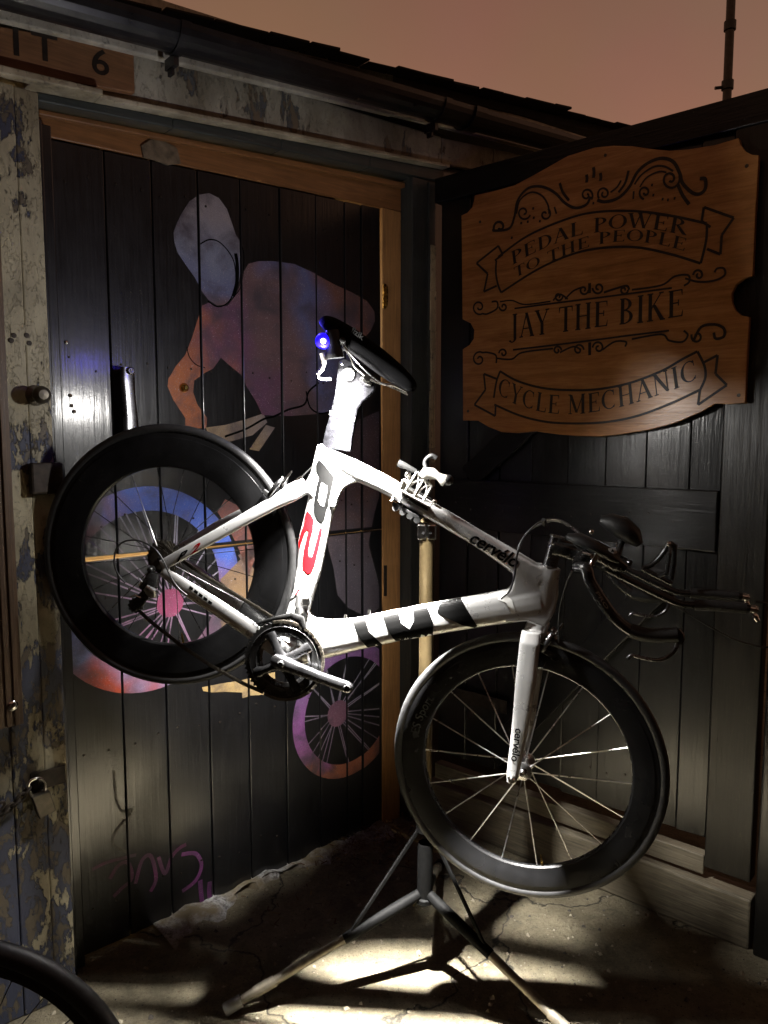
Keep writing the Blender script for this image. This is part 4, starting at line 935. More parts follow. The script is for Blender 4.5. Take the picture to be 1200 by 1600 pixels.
# wheels
spoke_me = None
def spoke_mesh(r=.0012):
    b = MB(); b.tube([(0, 0, 0), (0, 0, 1)], r, 6); return b.mesh('spoke', M_spoke, True)
SP_S, SP_K = spoke_mesh(.0016), spoke_mesh(.0011)
SP_K.materials[0] = M_blkmetal
def wheel(c, F, rim_in, rim_out, rim_w, tyre_r, n_spokes, sp_me, hubw, parent, hubmat, phase=0, radial=True, name='wheel', rim_line=True):
    ax = F.n
    b = MB()
    b.lathe([(0, -hubw - .012), (.006, -hubw - .012), (.008, -hubw), (.022, -hubw + .004), (.022, -hubw + .009), (.012, -hubw + .016), (.011, 0), (.012, hubw - .016), (.022, hubw - .009), (.022, hubw - .004), (.008, hubw), (.006, hubw + .012), (0, hubw + .012)], c, ax, 28)
    hub = build(b, name, hubmat, parent, smooth=True)
    b = MB(); rm = (rim_in + rim_out) / 2; w = rim_w
    b.lathe([(rim_in, -.0035), (rim_in + .004, -.008), (rim_in + .02, -w * .85), (rm, -w), (rim_out - .012, -w * .98), (rim_out - .0115, -w * .9), (rim_out - .001, -w * .86), (rim_out, -.004), (rim_out, .004), (rim_out - .001, w * .86), (rim_out - .0115, w * .9), (rim_out - .012, w * .98), (rm, w), (rim_in + .02, w * .85), (rim_in + .004, .008), (rim_in, .0035)], c, ax, 96, True)
    rim = build(b, 'rim', M_carbon, hub, smooth=True)
    if rim_line:
        b = MB(); b.lathe([(rim_in - .0012, -.0032), (rim_in + .0002, -.0038), (rim_in + .0002, .0038), (rim_in - .0012, .0032)], c, ax, 96, True)
        build(b, 'rim_edge', M_crank, hub, smooth=True)
    b = MB(); tc_ = rim_out + tyre_r * .72
    pr = []
    for k in range(14):
        a = 2 * pi * k / 14; pr.append((tc_ + tyre_r * cos(a), tyre_r * .98 * sin(a)))
    b.lathe(pr, c, ax, 96, True); build(b, 'tyre', M_tyre, hub, smooth=True)
    x = (Vector((0, 0, 1)) - ax * ax.z).normalized(); y = ax.cross(x)
    for k in range(n_spokes):
        a = 2 * pi * k / n_spokes + phase; s = 1 if k % 2 else -1; da = 0 if radial else (.42 if (k // 2) % 2 else -.42)
        p0 = c + (x * cos(a + da) + y * sin(a + da)) * .020 + ax * (s * (hubw - .007)); p1 = c + (x * cos(a) + y * sin(a)) * (rim_in + .003)
        d = p1 - p0; M = Matrix.Translation(p0) @ d.to_track_quat('Z', 'Y').to_matrix().to_4x4() @ Matrix.Diagonal((1, 1, d.length, 1))
        o = bpy.data.objects.new('spoke', sp_me); link(o, hub, M)
    a = phase + pi + .05
    d = x * cos(a) + y * sin(a)
    b = MB(); b.tube([c + d * (rim_in + .002), c + d * (rim_in - .012), c + d * (rim_in - .022), c + d * (rim_in - .027)], [.003, .003, .0022, .0015], 8); build(b, 'valve', M_brass, hub, smooth=True)
    return hub, rim
rear_hub, rear_rim = wheel(REAR, BIKE, .226, .313, .012, .0125, 20, SP_K, .045, bike, M_blkmetal, .1, True, rim_line=False)
front_hub, front_rim = wheel(FRONT, FORK, .254, .316, .0115, .0125, 18, SP_S, .038, bike, M_silver, .14, True)
# axle ends
b = MB(); b.lathe([(0, .017), (.006, .016), (.009, .01), (.009, .0), (.012, -.001)], FORK.at(800, 1216, .058), FORK.n, 18); build(b, 'skewer_nut', M_steel, fork, smooth=True)
b = MB(); b.lathe([(0, .012), (.006, .011), (.009, .006), (.010, -.004)], BIKE.at(236, 890, .072), BIKE.n, 18); build(b, 'skewer_nut', M_blkmetal, frame, smooth=True)
# tyre and rim lettering
def ring_text(s, c, F, r, a_deg, size, off, mat, name, parent):
    tr = txt(s, 0, .01); xs = [p[0] for t_ in tr for p in t_]; wd = max(xs)
    x = F.e; y = F.z; b = MB()
    for t_ in tr:
        vs = []
        for p in t_:
            a = R(a_deg) - (p[0] - wd / 2) * size / r; rr = r + (p[1] - .35) * size
            vs.append(c + (x * cos(a) + y * sin(a)) * rr + F.n * off)
        b.add(vs, [[0, 1, 2]])
    build(b, name, mat, parent, recalc=False)
ring_text('ES Sport', FRONT, FORK, .285, 158, .032, .0125, M_decal_d, 'rim_print', front_hub)


# cassette, chainset, chain, gears
b = MB()
for i, rr in enumerate((.047, .043, .040, .037, .034, .031, .028, .026)):
    h = .024 + i * .0036; N = int(rr * 520)
    pr = []
    for k in range(N * 2):
        a = pi * k / N; r_ = rr * (1.0 if k % 2 else .90); pr.append(REAR + BIKE.n * h + (BIKE.e * cos(a) + BIKE.z * sin(a)) * r_)
    b.prism(pr, BIKE.n, 0, .0018)
build(b, 'cassette', M_lockbody, bike)
BB = BIKE.at(444, 1032, .045)
def toothed(c, r, N, F, t0, t1, hole, b, h=.0045):
    out = []; inn = []
    for k in range(N * 4):
        a = 2 * pi * k / (N * 4); r_ = r + (h if k % 4 in (1, 2) else 0); d = F.e * cos(a) + F.z * sin(a); out.append(c + d * r_); inn.append(c + d * hole)
    M_ = len(out); v = [p + F.n * t0 for p in out] + [p + F.n * t0 for p in inn] + [p + F.n * t1 for p in out] + [p + F.n * t1 for p in inn]; f = []
    for i in range(M_):
        j = (i + 1) % M_
        f += [[i, j, M_ + j, M_ + i], [2 * M_ + i, 3 * M_ + i, 3 * M_ + j, 2 * M_ + j], [i, 2 * M_ + i, 2 * M_ + j, j], [M_ + i, M_ + j, 3 * M_ + j, 3 * M_ + i]]
    b.add(v, f)
b = MB(); toothed(BB, .097, 53, BIKE, .000, .004, .066, b); cs = build(b, 'chainset', M_blkmetal, bike)
b = MB(); toothed(BB, .073, 39, BIKE, -.010, -.007, .058, b); build(b, 'inner_chainring', M_silver, cs)
b = MB(); b.lathe([(.068, .0042), (.070, .0062), (.074, .0058), (.083, .0058), (.0865, .0062), (.088, .0042)], BB, BIKE.n, 64); build(b, 'ring_face', M_blkmetal, cs, smooth=True)
ca = math.atan2(-(1066 - 1032), (553 - 444))
def arm_poly(a, L, w0, w1):
    d = BIKE.e * cos(a) + BIKE.z * sin(a); p = -BIKE.e * sin(a) + BIKE.z * cos(a); return d, p
d, p = arm_poly(ca, 0, 0, 0)
for da in (48, 132, 222, 312):
    a = ca + R(da); dd = BIKE.e * cos(a) + BIKE.z * sin(a); b = MB()
    rings = []
    for t_, w_, th in ((0, .020, .008), (.03, .012, .0075), (.055, .0105, .006), (.068, .014, .0055), (.078, .012, .004)):
        pp = -BIKE.e * sin(a) + BIKE.z * cos(a); q = BB + dd * t_ + BIKE.n * (.008 + .004 * (1 - t_ / .08)); rings.append([q + pp * (w_ * cos(2 * pi * k / 14)) + BIKE.n * (th * sin(2 * pi * k / 14)) for k in range(14)])
    b.rings(rings); build(b, 'spider_arm', M_crank if da in (48, 132) else M_carbon, cs, smooth=True)
b = MB(); rings = []
for t_, w_, th in ((-.028, .006, .006), (-.022, .015, .010), (0, .019, .014), (.04, .0155, .012), (.10, .0135, .009), (.15, .0145, .0085), (.172, .0145, .0085), (.181, .010, .007), (.184, .004, .004)):
    q = BB + d * t_ + BIKE.n * (.019 + .012 * min(1, max(0, t_) / .12)); rg = []
    for k in range(20):
        a = 2 * pi * k / 20; c_, s_ = cos(a), sin(a); rg.append(q + p * (w_ * math.copysign(abs(c_) ** .7, c_)) + BIKE.n * (th * math.copysign(abs(s_) ** .7, s_)))
    rings.append(rg)
b.rings(rings); ca_o = build(b, 'crank_arm', M_crank, cs, smooth=True)
b = MB(); b.lathe([(0, .006), (.005, .006), (.0075, .0075), (.009, .004)], BB + d * .171 + BIKE.n * .034, BIKE.n, 16); build(b, 'pedal_eye', M_blkmetal, cs, smooth=True)
b = MB(); b.lathe([(0, .016), (.006, .016), (.009, .013), (.011, .008)], BB + BIKE.n * .02, BIKE.n, 18); build(b, 'crank_bolt', M_blkmetal, cs, smooth=True)
b = MB()
BB2 = BB - BIKE.n * .09
b.rings([[BB2 - d * t_ - BIKE.n * (.02 + .02 * min(1, t_ / .12)) + p * (w_ * cos(2 * pi * k / 14)) + BIKE.n * (.008 * sin(2 * pi * k / 14)) for k in range(14)] for t_, w_ in ((-.02, .012), (0, .018), (.08, .014), (.17, .0145), (.182, .006))])
build(b, 'crank_arm', M_crank, cs, smooth=True)
# chain: links alternate wide and narrow
def chain(pts, b):
    P = [Vector(q) for q in pts]; acc = [0]
    for i in range(1, len(P)): acc.append(acc[-1] + (P[i] - P[i - 1]).length)
    s, k, i = 0.0, 0, 1
    while s + .0127 < acc[-1]:
        def at(x):
            for j in range(1, len(P)):
                if x <= acc[j]: return P[j - 1] + (P[j] - P[j - 1]) * ((x - acc[j - 1]) / max(1e-9, acc[j] - acc[j - 1]))
            return P[-1]
        a, c = at(s), at(s + .0127); dd = (c - a).normalized(); w = BIKE.n.cross(dd).normalized(); hw = .0032 if k % 2 else .0022
        for sg in (1, -1): b.cbox((a + c) / 2 + BIKE.n * (sg * hw), dd, BIKE.n, w, .0082, .0006, .0034 if k % 2 else .0038)
        b.tube([a - BIKE.n * .004, a + BIKE.n * .004], .0024, 6)
        s += .0127; k += 1
b = MB()
up0 = BIKE.at(256, 860, .046); up1 = BIKE.at(284, 880, .046)
n_ = .045
chain([BIKE.at(252, 848, n_), BIKE.at(272, 866, n_), BIKE.at(300, 887, n_), BIKE.at(350, 918, n_), BIKE.at(400, 948, n_), BIKE.at(428, 966, .046)], b)
arc = [BB + BIKE.n * .002 + (BIKE.e * cos(R(a)) + BIKE.z * sin(R(a))) * .0985 for a in range(104, -128, -6)]
chain(arc, b)
chain([arc[-1], BIKE.at(380, 1068, n_), BIKE.at(330, 1040, n_), BIKE.at(285, 1010, n_), BIKE.at(240, 975, n_), BIKE.at(218, 955, n_)], b)
chain([BIKE.at(212, 940, n_), BIKE.at(228, 925, n_), BIKE.at(236, 912, n_), BIKE.at(248, 900, n_)], b)
build(b, 'chain', M_lockbody, bike)
b = MB(); b.sweep(BIKE, [(240, 895, 9, .008, .075), (236, 910, 12, .012, .078), (230, 918, 12, .012, .078), (222, 912, 8, .010, .075)], 16); rd = build(b, 'rear_derailleur', M_blkmetal, bike, smooth=True)
b = MB(); b.sweep(BIKE, [(228, 918, 6, .006, .088), (238, 926, 9, .009, .088), (240, 934, 5, .006, .084)], 14); build(b, 'derailleur_link', M_silver, rd, smooth=True)
b = MB(); b.sweep(BIKE, [(236, 910, 6, .002, .060), (226, 930, 8, .002, .060), (212, 946, 9, .002, .060), (206, 952, 5, .002, .060)], 14); build(b, 'pulley_cage', M_blkmetal, rd, smooth=True)
for x, y in ((234, 914), (212, 946)):
    b = MB(); toothed(BIKE.at(x, y, .047), .017, 11, BIKE, -.001, .002, .005, b, .003); build(b, 'pulley', M_blkmetal, rd)
b = MB()
for pts in ([(216, 903), (222, 909), (218, 915)], [(204, 933), (212, 930), (220, 934)]): b.tube([BIKE.at(x, y, .092) for x, y in pts], .0022, 8)
build(b, 'cable_clamp', M_steel, rd, smooth=True)
b = MB(); b.tube(catmull([BIKE.at(x, y, .075) for x, y in ((292, 930), (278, 918), (266, 900), (256, 878), (242, 858), (218, 845), (194, 846), (181, 860), (179, 882), (186, 900), (196, 911))]), .0022, 8); build(b, 'gear_cable', M_cable, bike, smooth=True)
# front mech
b = MB(); b.sweep(BIKE, [(468, 930, 5, .008, .026), (466, 944, 6, .010, .032), (470, 958, 5, .010, .034)], 14); fd = build(b, 'front_derailleur', M_silver, bike, smooth=True)
b = MB(); b.cbox(BIKE.at(478, 940, .024), BIKE.e, BIKE.n, BIKE.z, .008, .010, .010); build(b, 'mech_bracket', M_steel, fd, bevel=.002)
b = MB(); b.sweep(BIKE, [(400, 975, 2, .0012, .053), (430, 966, 3, .0012, .053), (455, 962, 5, .0012, .053), (470, 968, 7, .0012, .053), (476, 982, 4, .0012, .053)], 12); b.sweep(BIKE, [(404, 978, 2, .0012, .042), (430, 968, 3, .0012, .042), (455, 964, 5, .0012, .042), (470, 970, 7, .0012, .042)], 12)
build(b, 'mech_cage', M_blkmetal, fd, smooth=True)
b = MB(); b.tube([BIKE.at(454, 938, .03), BIKE.at(460, 934, .032), BIKE.at(466, 922, .026), BIKE.at(470, 916, .02)], [.004, .003, .0014, .0014], 8); build(b, 'mech_lever', M_steel, fd, smooth=True)
b = MB(); b.tube([BIKE.at(463, 929, .031), BIKE.at(467, 921, .027)], .002, 8); build(b, 'cable_end', M_decal_r, fd)
# brakes
def brake(F, cx, cy, ang, parent, off=0):
    c = F.at(cx, cy, 0); d = F.e * cos(ang) + F.z * sin(ang); p_ = -F.e * sin(ang) + F.z * cos(ang)   # d: out from the wheel, p_: along the rim
    b = MB()
    for s in (1, -1):
        b.tube(catmull([c + d * .012 + F.n * (.002 * s), c + d * .026 + F.n * (.022 * s) + p_ * .008, c + d * .008 + F.n * (.034 * s) + p_ * .008, c - d * .022 + F.n * (.030 * s) + p_ * .008], 4), [.007] * 4 + [.0065] * 4 + [.006] * 4 + [.005], 10)
    br = build(b, 'brake', M_crank, parent, smooth=True)
    b = MB()
    for s in (1, -1): b.cbox(c - d * .022 + F.n * (.020 * s) + p_ * .006, p_, F.n, d, .022, .005, .006)
    build(b, 'brake_pad', M_rubblack, br, bevel=.002)
    b = MB(); b.lathe([(0, .008), (.006, .007), (.008, .0), (.009, -.02)], c + d * .012 + p_ * .012, p_, 16)
    for q in (c + F.n * .034 + d * .008, c + F.n * .012 + d * .03): b.ball(q + p_ * .012, .0045, 8)
    b.tube([c + d * .02 + F.n * .026, c + d * .05 + F.n * .027, c + d * .062 + F.n * .026], [.003, .003, .002], 8)
    build(b, 'brake_bolt', M_steel, br, smooth=True)
    return br
brake(BIKE, 437, 766, R(52), bike)
brake(FORK, 861, 1003, R(62), bike)
b = MB(); b.tube([BIKE.at(447, 767, .02), BIKE.at(455, 757, .015), BIKE.at(466, 749, .012), BIKE.at(472, 745, .01)], [.004, .003, .005, .0035], 10); build(b, 'cable_adjuster', M_steel, bike, smooth=True)
b = MB(); b.tube(catmull([BIKE.at(x, y, .01) for x, y in ((472, 745), (482, 735), (492, 726), (500, 716))]), .0016, 8); build(b, 'brake_cable', M_cable, bike, smooth=True)
# seatpost and its head
sp_px = [(506, 700), (506, 688), (511, 668), (518, 643), (524, 620), (527, 600), (528.5, 578), (530, 567), (534, 562), (541, 561), (550, 565), (558, 576), (567, 588), (586, 602), (587, 609), (580, 617), (568, 628), (560, 640), (556, 660), (552, 680), (549, 706)]
b = MB(); b.prism([BIKE.at(x, y) for x, y in sp_px], BIKE.n, -.012, .012); spst = build(b, 'seatpost', M_post_al, bike, bevel=.006)
b = MB(); b.lathe([(0, .004), (.009, .0045), (.0115, .006), (.0155, .006), (.0165, .003), (.0165, -.002)], BIKE.at(545, 585, .0125), BIKE.n, 28); build(b, 'clamp_bolt', M_steel, spst, smooth=True)
b = MB()
for x, y in ((534.5, 569), (533.5, 596)): b.lathe([(0, .0022), (.003, .0024), (.0045, .001), (.0045, -.002)], BIKE.at(x, y, .0125), BIKE.n, 14)
build(b, 'small_bolts', M_steel, spst, smooth=True)
b = MB(); b.prism([BIKE.at(x, y, .0) for x, y in ((517.5, 642), (556, 652), (555, 659), (516, 648))], BIKE.n, -.0128, .0130); build(b, 'height_tape', M_decal_w, spst, bevel=.0005)
b = MB(); b.tube([BIKE.at(574, 590, -.03), BIKE.at(574, 590, .03)], .008, 14); b.sweep(BIKE, [(566, 590, 6, .022), (574, 598, 7, .024), (582, 602, 5, .02)], 14); build(b, 'saddle_clamp', M_steel, spst, smooth=True)
# saddle
sd = MB()
SST = [(503, 498, 6, .030, 4), (514, 507, 14, .058, 7), (535, 522, 17, .066, 9), (560, 541, 19, .062, 9), (585, 561, 20, .046, 10), (608, 579, 19, .030, 11), (628, 594, 16, .022, 12), (642, 604, 12, .018, 9), (650, 609, 5, .009, 4)]
rings = []
ctr = [BIKE.at(q[0], q[1]) for q in SST]
for i, q in enumerate(SST):
    t_ = (ctr[min(i + 1, 8)] - ctr[max(i - 1, 0)]).normalized(); w = BIKE.n.cross(t_).normalized()
    if w.z < 0: w = -w
    rg = []
    for k in range(24):
        a = 2 * pi * k / 24; c_, s_ = cos(a), sin(a)
        hh = q[2] * PXM * (1.0 if s_ > 0 else .75); wy = q[3]
        y_ = math.copysign(abs(s_) ** .75, s_) * hh; x_ = math.copysign(abs(c_) ** .6, c_) * wy
        y_ -= .010 * (abs(c_) ** 2) * (wy / .066)
        rg.append(ctr[i] + w * y_ + BIKE.n * x_)
    rings.append(rg)
sd.rings(rings); saddle = build(sd, 'saddle', M_leather, bike, smooth=True)
md = saddle.modifiers.new('sub', 'SUBSURF'); md.levels = 1; md.render_levels = 2
b = MB()
for s in (1, -1): b.tube(catmull([BIKE.at(x, y, s * o_) for x, y, o_ in ((531, 533, .03), (546, 555, .024), (553, 571, .022), (562, 580, .022), (578, 592, .022), (598, 600, .02), (615, 602, .014), (636, 612, .006))]), .0035, 10)
build(b, 'saddle_rail', M_steel, saddle, smooth=True)
b = MB(); b.tube(catmull([BIKE.at(x, y, o_) for x, y, o_ in ((530, 531, .060), (552, 559, .060), (572, 580, .050), (592, 596, .036), (616, 607, .024), (637, 617, .014))]), .0018, 8); build(b, 'saddle_edge', M_silver, saddle, smooth=True)
b = MB()
for t_ in txt('fizik', .15, .01):
    b.add([BIKE.at(548 + p[0] * 11 + p[1] * 4, 518 + p[0] * 8.5 - p[1] * 13, .068) for p in t_], [[0, 1, 2]])
build(b, 'saddle_print', M_decal_d, saddle, recalc=False)

# stem, bars, aero extensions
def fa(x, y, n=0): return FORK.at(x, y, n)
b = MB(); b.tube([fa(858, 889), fa(866, 858), fa(871, 838)], [.017, .0165, .0165], 20); st_ = build(b, 'steerer', M_crank, bike, smooth=True)
b = MB(); b.lathe([(.017, -.003), (.021, -.002), (.021, .003), (.017, .004)], fa(859, 886), (fa(866, 858) - fa(858, 889)), 24); b.lathe([(.017, -.002), (.0185, 0), (.017, .002)], fa(868, 850), (fa(866, 858) - fa(858, 889)), 24); b.lathe([(0, .002), (.018, .001), (.018, -.002)], fa(871, 838), (fa(871, 838) - fa(866, 858)), 24); build(b, 'spacer', M_silver, st_, smooth=True)
b = MB(); b.sweep(FORK, [(866, 855, 14, .022), (880, 858, 13, .019), (898, 864, 13, .018), (908, 867, 15, .022), (914, 869, 12, .022)], 18); stem = build(b, 'stem', M_blkmetal, bike, smooth=True)
b = MB(); b.lathe([(0, .004), (.004, .004), (.0055, .002), (.0055, -.002)], fa(899, 872, .0185), FORK.n, 14); build(b, 'stem_bolt', M_steel, stem, smooth=True)
def mir(pts, r, mat, name, parent, n=12, both=True):
    for s in ((1, -1) if both else (1,)):
        b = MB(); P = [q - FORK.n * ((q - FORK.o).dot(FORK.n) * (1 - s)) for q in catmull(pts, 6)]
        rr = r if not isinstance(r, (list, tuple)) else [r[min(len(r) - 1, int(i * len(r) / len(P)))] for i in range(len(P))]
        b.tube(P, rr, n); build(b, name, mat, parent, smooth=True)
c0 = fa(910, 868)
b = MB(); b.tube(catmull([c0 - FORK.n * .17, c0 - FORK.n * .08, c0, c0 + FORK.n * .08, c0 + FORK.n * .17]), .014, 14); bar = build(b, 'base_bar', M_blkmetal, bike, smooth=True)
mir([c0 + FORK.n * .165, fa(916, 889, .19), fa(922, 908, .195), fa(940, 938, .20), (fa(962, 967, .20)), fa(990, 987, .20), fa(1025, 993, .20), fa(1058, 992, .20)], .0125, M_blkmetal, 'bar_horn', bar)
mir([fa(985, 985, .20), fa(1005, 991, .20), fa(1030, 993, .20), fa(1059, 992, .20)], .0155, M_tape, 'bar_grip', bar)
mir([fa(1050, 994, .20), fa(1058, 1005, .20), fa(1050, 1021, .20), fa(1030, 1031, .20), fa(1005, 1028, .20), fa(988, 1024, .20), fa(981, 1029, .20)], .0042, M_crank, 'brake_lever', bar)
mir([fa(1056, 985, .20), fa(1063, 995, .20), fa(1060, 1004, .20)], .009, M_blkmetal, 'lever_hinge', bar)
# printed band and rider's bar labels
b = MB()
for t_ in txt('PRO', .2, .02):
    b.add([fa(930 + p[0] * 9 + p[1] * 5, 925 + p[0] * 14 - p[1] * 5, .214) for p in t_], [[0, 1, 2]])
build(b, 'bar_print', M_decal_g, bar, recalc=False)
mir([fa(922, 877, .065), fa(950, 890, .065), fa(1000, 915, .065), fa(1040, 934, .065), fa(1066, 944, .065), fa(1100, 946, .065), fa(1140, 948, .065), fa(1172, 951, .065)], .0085, M_blkmetal, 'aero_extension', bar)
mir([fa(1085, 945.5, .065), fa(1120, 947, .065), fa(1166, 950.5, .065)], .0118, M_tape, 'extension_grip', bar)
mir([fa(1172, 951, .065), fa(1178, 952, .065), fa(1184, 953, .065)], [.0095, .010, .008], M_steel, 'bar_end_shifter', bar)
mir([fa(1179, 953, .065), fa(1180, 963, .068), fa(1184, 970, .068)], [.004, .006, .005], M_steel, 'shift_lever', bar)
for s in (1, -1):
    b = MB(); c = fa(932, 873, .075); c = c - FORK.n * ((c - FORK.o).dot(FORK.n) * (1 - s))
    ax = (fa(1000, 912) - fa(930, 880)).normalized(); up = FORK.n.cross(ax).normalized()
    if up.z < 0: up = -up
    b.cbox(c, ax, FORK.n, up, .034, .022, .017); cl = build(b, 'extension_clamp', M_blkmetal, bar, bevel=.008)
    b = MB(); b.sweep(FORK, [(898, 845, 5, .02, .09 * s), (915, 851, 11, .030, .09 * s), (940, 866, 12, .032, .09 * s), (962, 880, 11, .030, .09 * s), (978, 888, 6, .02, .09 * s)], 16, 3); build(b, 'pad_bracket', M_blkmetal, bar, smooth=True)
    if s > 0:
        b = MB()
        for x, y in ((957, 861), (946, 881)):
            q = [fa(x + i, y + j, .1245 if y < 870 else .101) for i, j in ((-7, -4), (5, -5.5), (7.5, 3), (-4, 6))]
            b.prism(q, FORK.n, 0, .0012)
        build(b, 'warning_label', M_decal_w, bar)
        b = MB()
        for x, y in ((957, 860.5), (946, 880.5)):
            b.prism([fa(x + i, y + j, .1262 if y < 870 else .1027) for i, j in ((-2.5, 2), (3, 1.5), (0, -3.2))], FORK.n, 0, .0006)
        build(b, 'label_mark', M_decal_k, bar)
b = MB(); b.sweep(FORK, [(938, 812, 6, .025, -.10), (952, 815, 13, .045, -.10), (972, 824, 17, .050, -.10), (990, 838, 14, .045, -.10), (999, 850, 6, .025, -.10)], 18, 2.6); build(b, 'arm_pad', M_rubblack, bar, smooth=True)
b = MB(); b.sweep(FORK, [(886, 838, 4, .02, .10), (905, 842, 8, .036, .10), (930, 854, 8, .04, .10), (955, 868, 7, .036, .10), (968, 877, 4, .02, .10)], 18, 2.6); build(b, 'arm_pad', M_rubblack, bar, smooth=True)
b = MB(); b.tube([fa(920, 852, -.10), fa(960, 868, -.10), fa(985, 880, -.07)], .008, 10); b.tube([fa(972, 842, -.10), fa(960, 880, -.065)], .009, 10); build(b, 'pad_post', M_blkmetal, bar, smooth=True)
b = MB(); b.tube([fa(912, 864, .12), fa(925, 868, .13)], .006, 10); b.tube(catmull([fa(936, 860, .13), fa(926, 878, .13), fa(918, 892, .14)]), .006, 10); b.ball(fa(937, 861, .13), .007, 10); b.ball(fa(924, 831 + 0, .03), .006, 10); build(b, 'bar_bolt', M_steel, bar, smooth=True)
# bottle cage between the extensions
b = MB()
b.tube(catmull([fa(1003, 888), fa(1022, 880), fa(1038, 862), fa(1046, 848)]), .006, 10); b.tube([fa(1046, 848), fa(1054, 852), fa(1052, 880), fa(1048, 905)], .0065, 10); b.tube([fa(1003, 888), fa(1030, 902), fa(1050, 912)], .006, 10)
for s in (1, -1): b.tube([fa(1048, 852, 0), fa(1046, 866, .03 * s), fa(1042, 895, .035 * s), fa(1030, 902, .01 * s)], .004, 8)
cage = build(b, 'bottle_cage', M_blkmetal, bar, smooth=True)
b = MB(); b.ball(fa(1045, 850, .004), .006, 10); build(b, 'cage_bolt', M_steel, bar, smooth=True)
# cables from the bars to the frame
def cabl(pts, r=.0023, name='cable', mat=None): 
    b = MB(); b.tube(catmull(pts, 8), r, 8); build(b, name, mat or M_cable, bike, smooth=True)
cabl([BIKE.at(783, 936, .026), BIKE.at(797, 922, .036), fa(804, 898, .05), fa(808, 868, .05), fa(820, 838, .05), fa(845, 815, .04), fa(872, 812, .04), fa(895, 824, .05), fa(914, 842, .06)], .0024, 'gear_cable', M_crank)
cabl([BIKE.at(808, 866, .012), fa(812, 850, .03), fa(826, 830, .03), fa(848, 818, .03), fa(872, 814, .03), fa(896, 828, .03), fa(912, 845, .03)], .0022, 'gear_cable', M_crank)
cabl([fa(873, 1005, .026), fa(873, 980, .03), fa(876, 945, .05), fa(888, 905, .08), fa(900, 885, .10), fa(912, 880, .14)], .0022, 'brake_cable')
cabl([fa(1180, 940, -.065), fa(1200, 945, -.065), fa(1225, 975, -.06), fa(1215, 1010, -.03), fa(1150, 1000, -.02), fa(1060, 950, -.02), fa(960, 890, -.02)], .0022, 'gear_cable')
b = MB(); b.tube([fa(849, 812, .045), fa(851, 820, .028)], .005, 8); build(b, 'cable_tie', M_rubblack, bike)
# small badge on the head tube front
b = MB(); b.lathe([(0, .002), (.006, .002), (.0075, 0), (.0075, -.01)], BIKE.at(869, 937, .012), BIKE.n * .5 + BIKE.e, 14); build(b, 'head_port', M_rubblack, frame, smooth=True)

# ------------------------------------------------------------------ repair stand
PB = Vector((.117, 2.08, 0))
stand = thing('repair_stand', (PB.x, PB.y, 0), 'grey tripod bicycle repair stand gripping the top tube of the white bicycle', 'repair stand')
PX = Frame((PB.x, PB.y, 0), (1, -.06, 0))
def pz(y): return PX.at(668, y).z
b = MB(); b.tube([PB + Vector((0, 0, z)) for z in (pz(1120), pz(1000), pz(838))], .0205, 24); pole = build(b, 'pole', M_pole, stand, smooth=True)
b = MB(); b.tube([PB + Vector((0, 0, z)) for z in (pz(1290), pz(1119))], .0175, 24); build(b, 'pole', M_pole, stand, smooth=True)
b = MB(); b.lathe([(.0205, -.014), (.026, -.012), (.026, .012), (.0205, .014)], PB + Vector((0, 0, pz(1112))), (0, 0, 1), 24); b.tube([PB + PX.n * .024 + Vector((.010, 0, pz(1112))), PB + PX.n * .04 + Vector((.012, 0, pz(1100)))], .004, 8); build(b, 'pole_clamp', M_rust, stand, smooth=True)
loop = [PB + PX.n * .042 + Vector((.014 + .007 * sin(a), 0, pz(1099) + .010 * cos(a))) for a in [2 * pi * k / 16 for k in range(17)]]
b = MB(); b.tube(loop, .0025, 8, False); build(b, 'release_tab', M_brass, stand, smooth=True)
# chrome collar: two half shells
for s in (1, -1):
    b = MB(); q = PB + Vector((0, 0, pz(830)))
    b.cbox(q + PX.e * (.0135 * s), PX.e, PX.n, PX.z, .0128, .025, .022); build(b, 'collar', M_steel, stand, bevel=.005)
b = MB()
for s in (1, -1): b.lathe([(0, .0006), (.0035, .0006), (.0035, -.002)], PB + PX.n * .0256 + PX.e * (.010 * s) + Vector((0, 0, pz(831))), PX.n, 12)
build(b, 'collar_holes', M_rubblack, stand)
b = MB(); b.tube([PB + Vector((0, 0, pz(815))), PB + Vector((0, 0, pz(800))), BIKE.at(655, 797, -.035)], [.020, .018, .016], 18); build(b, 'neck', M_pole, stand, smooth=True)
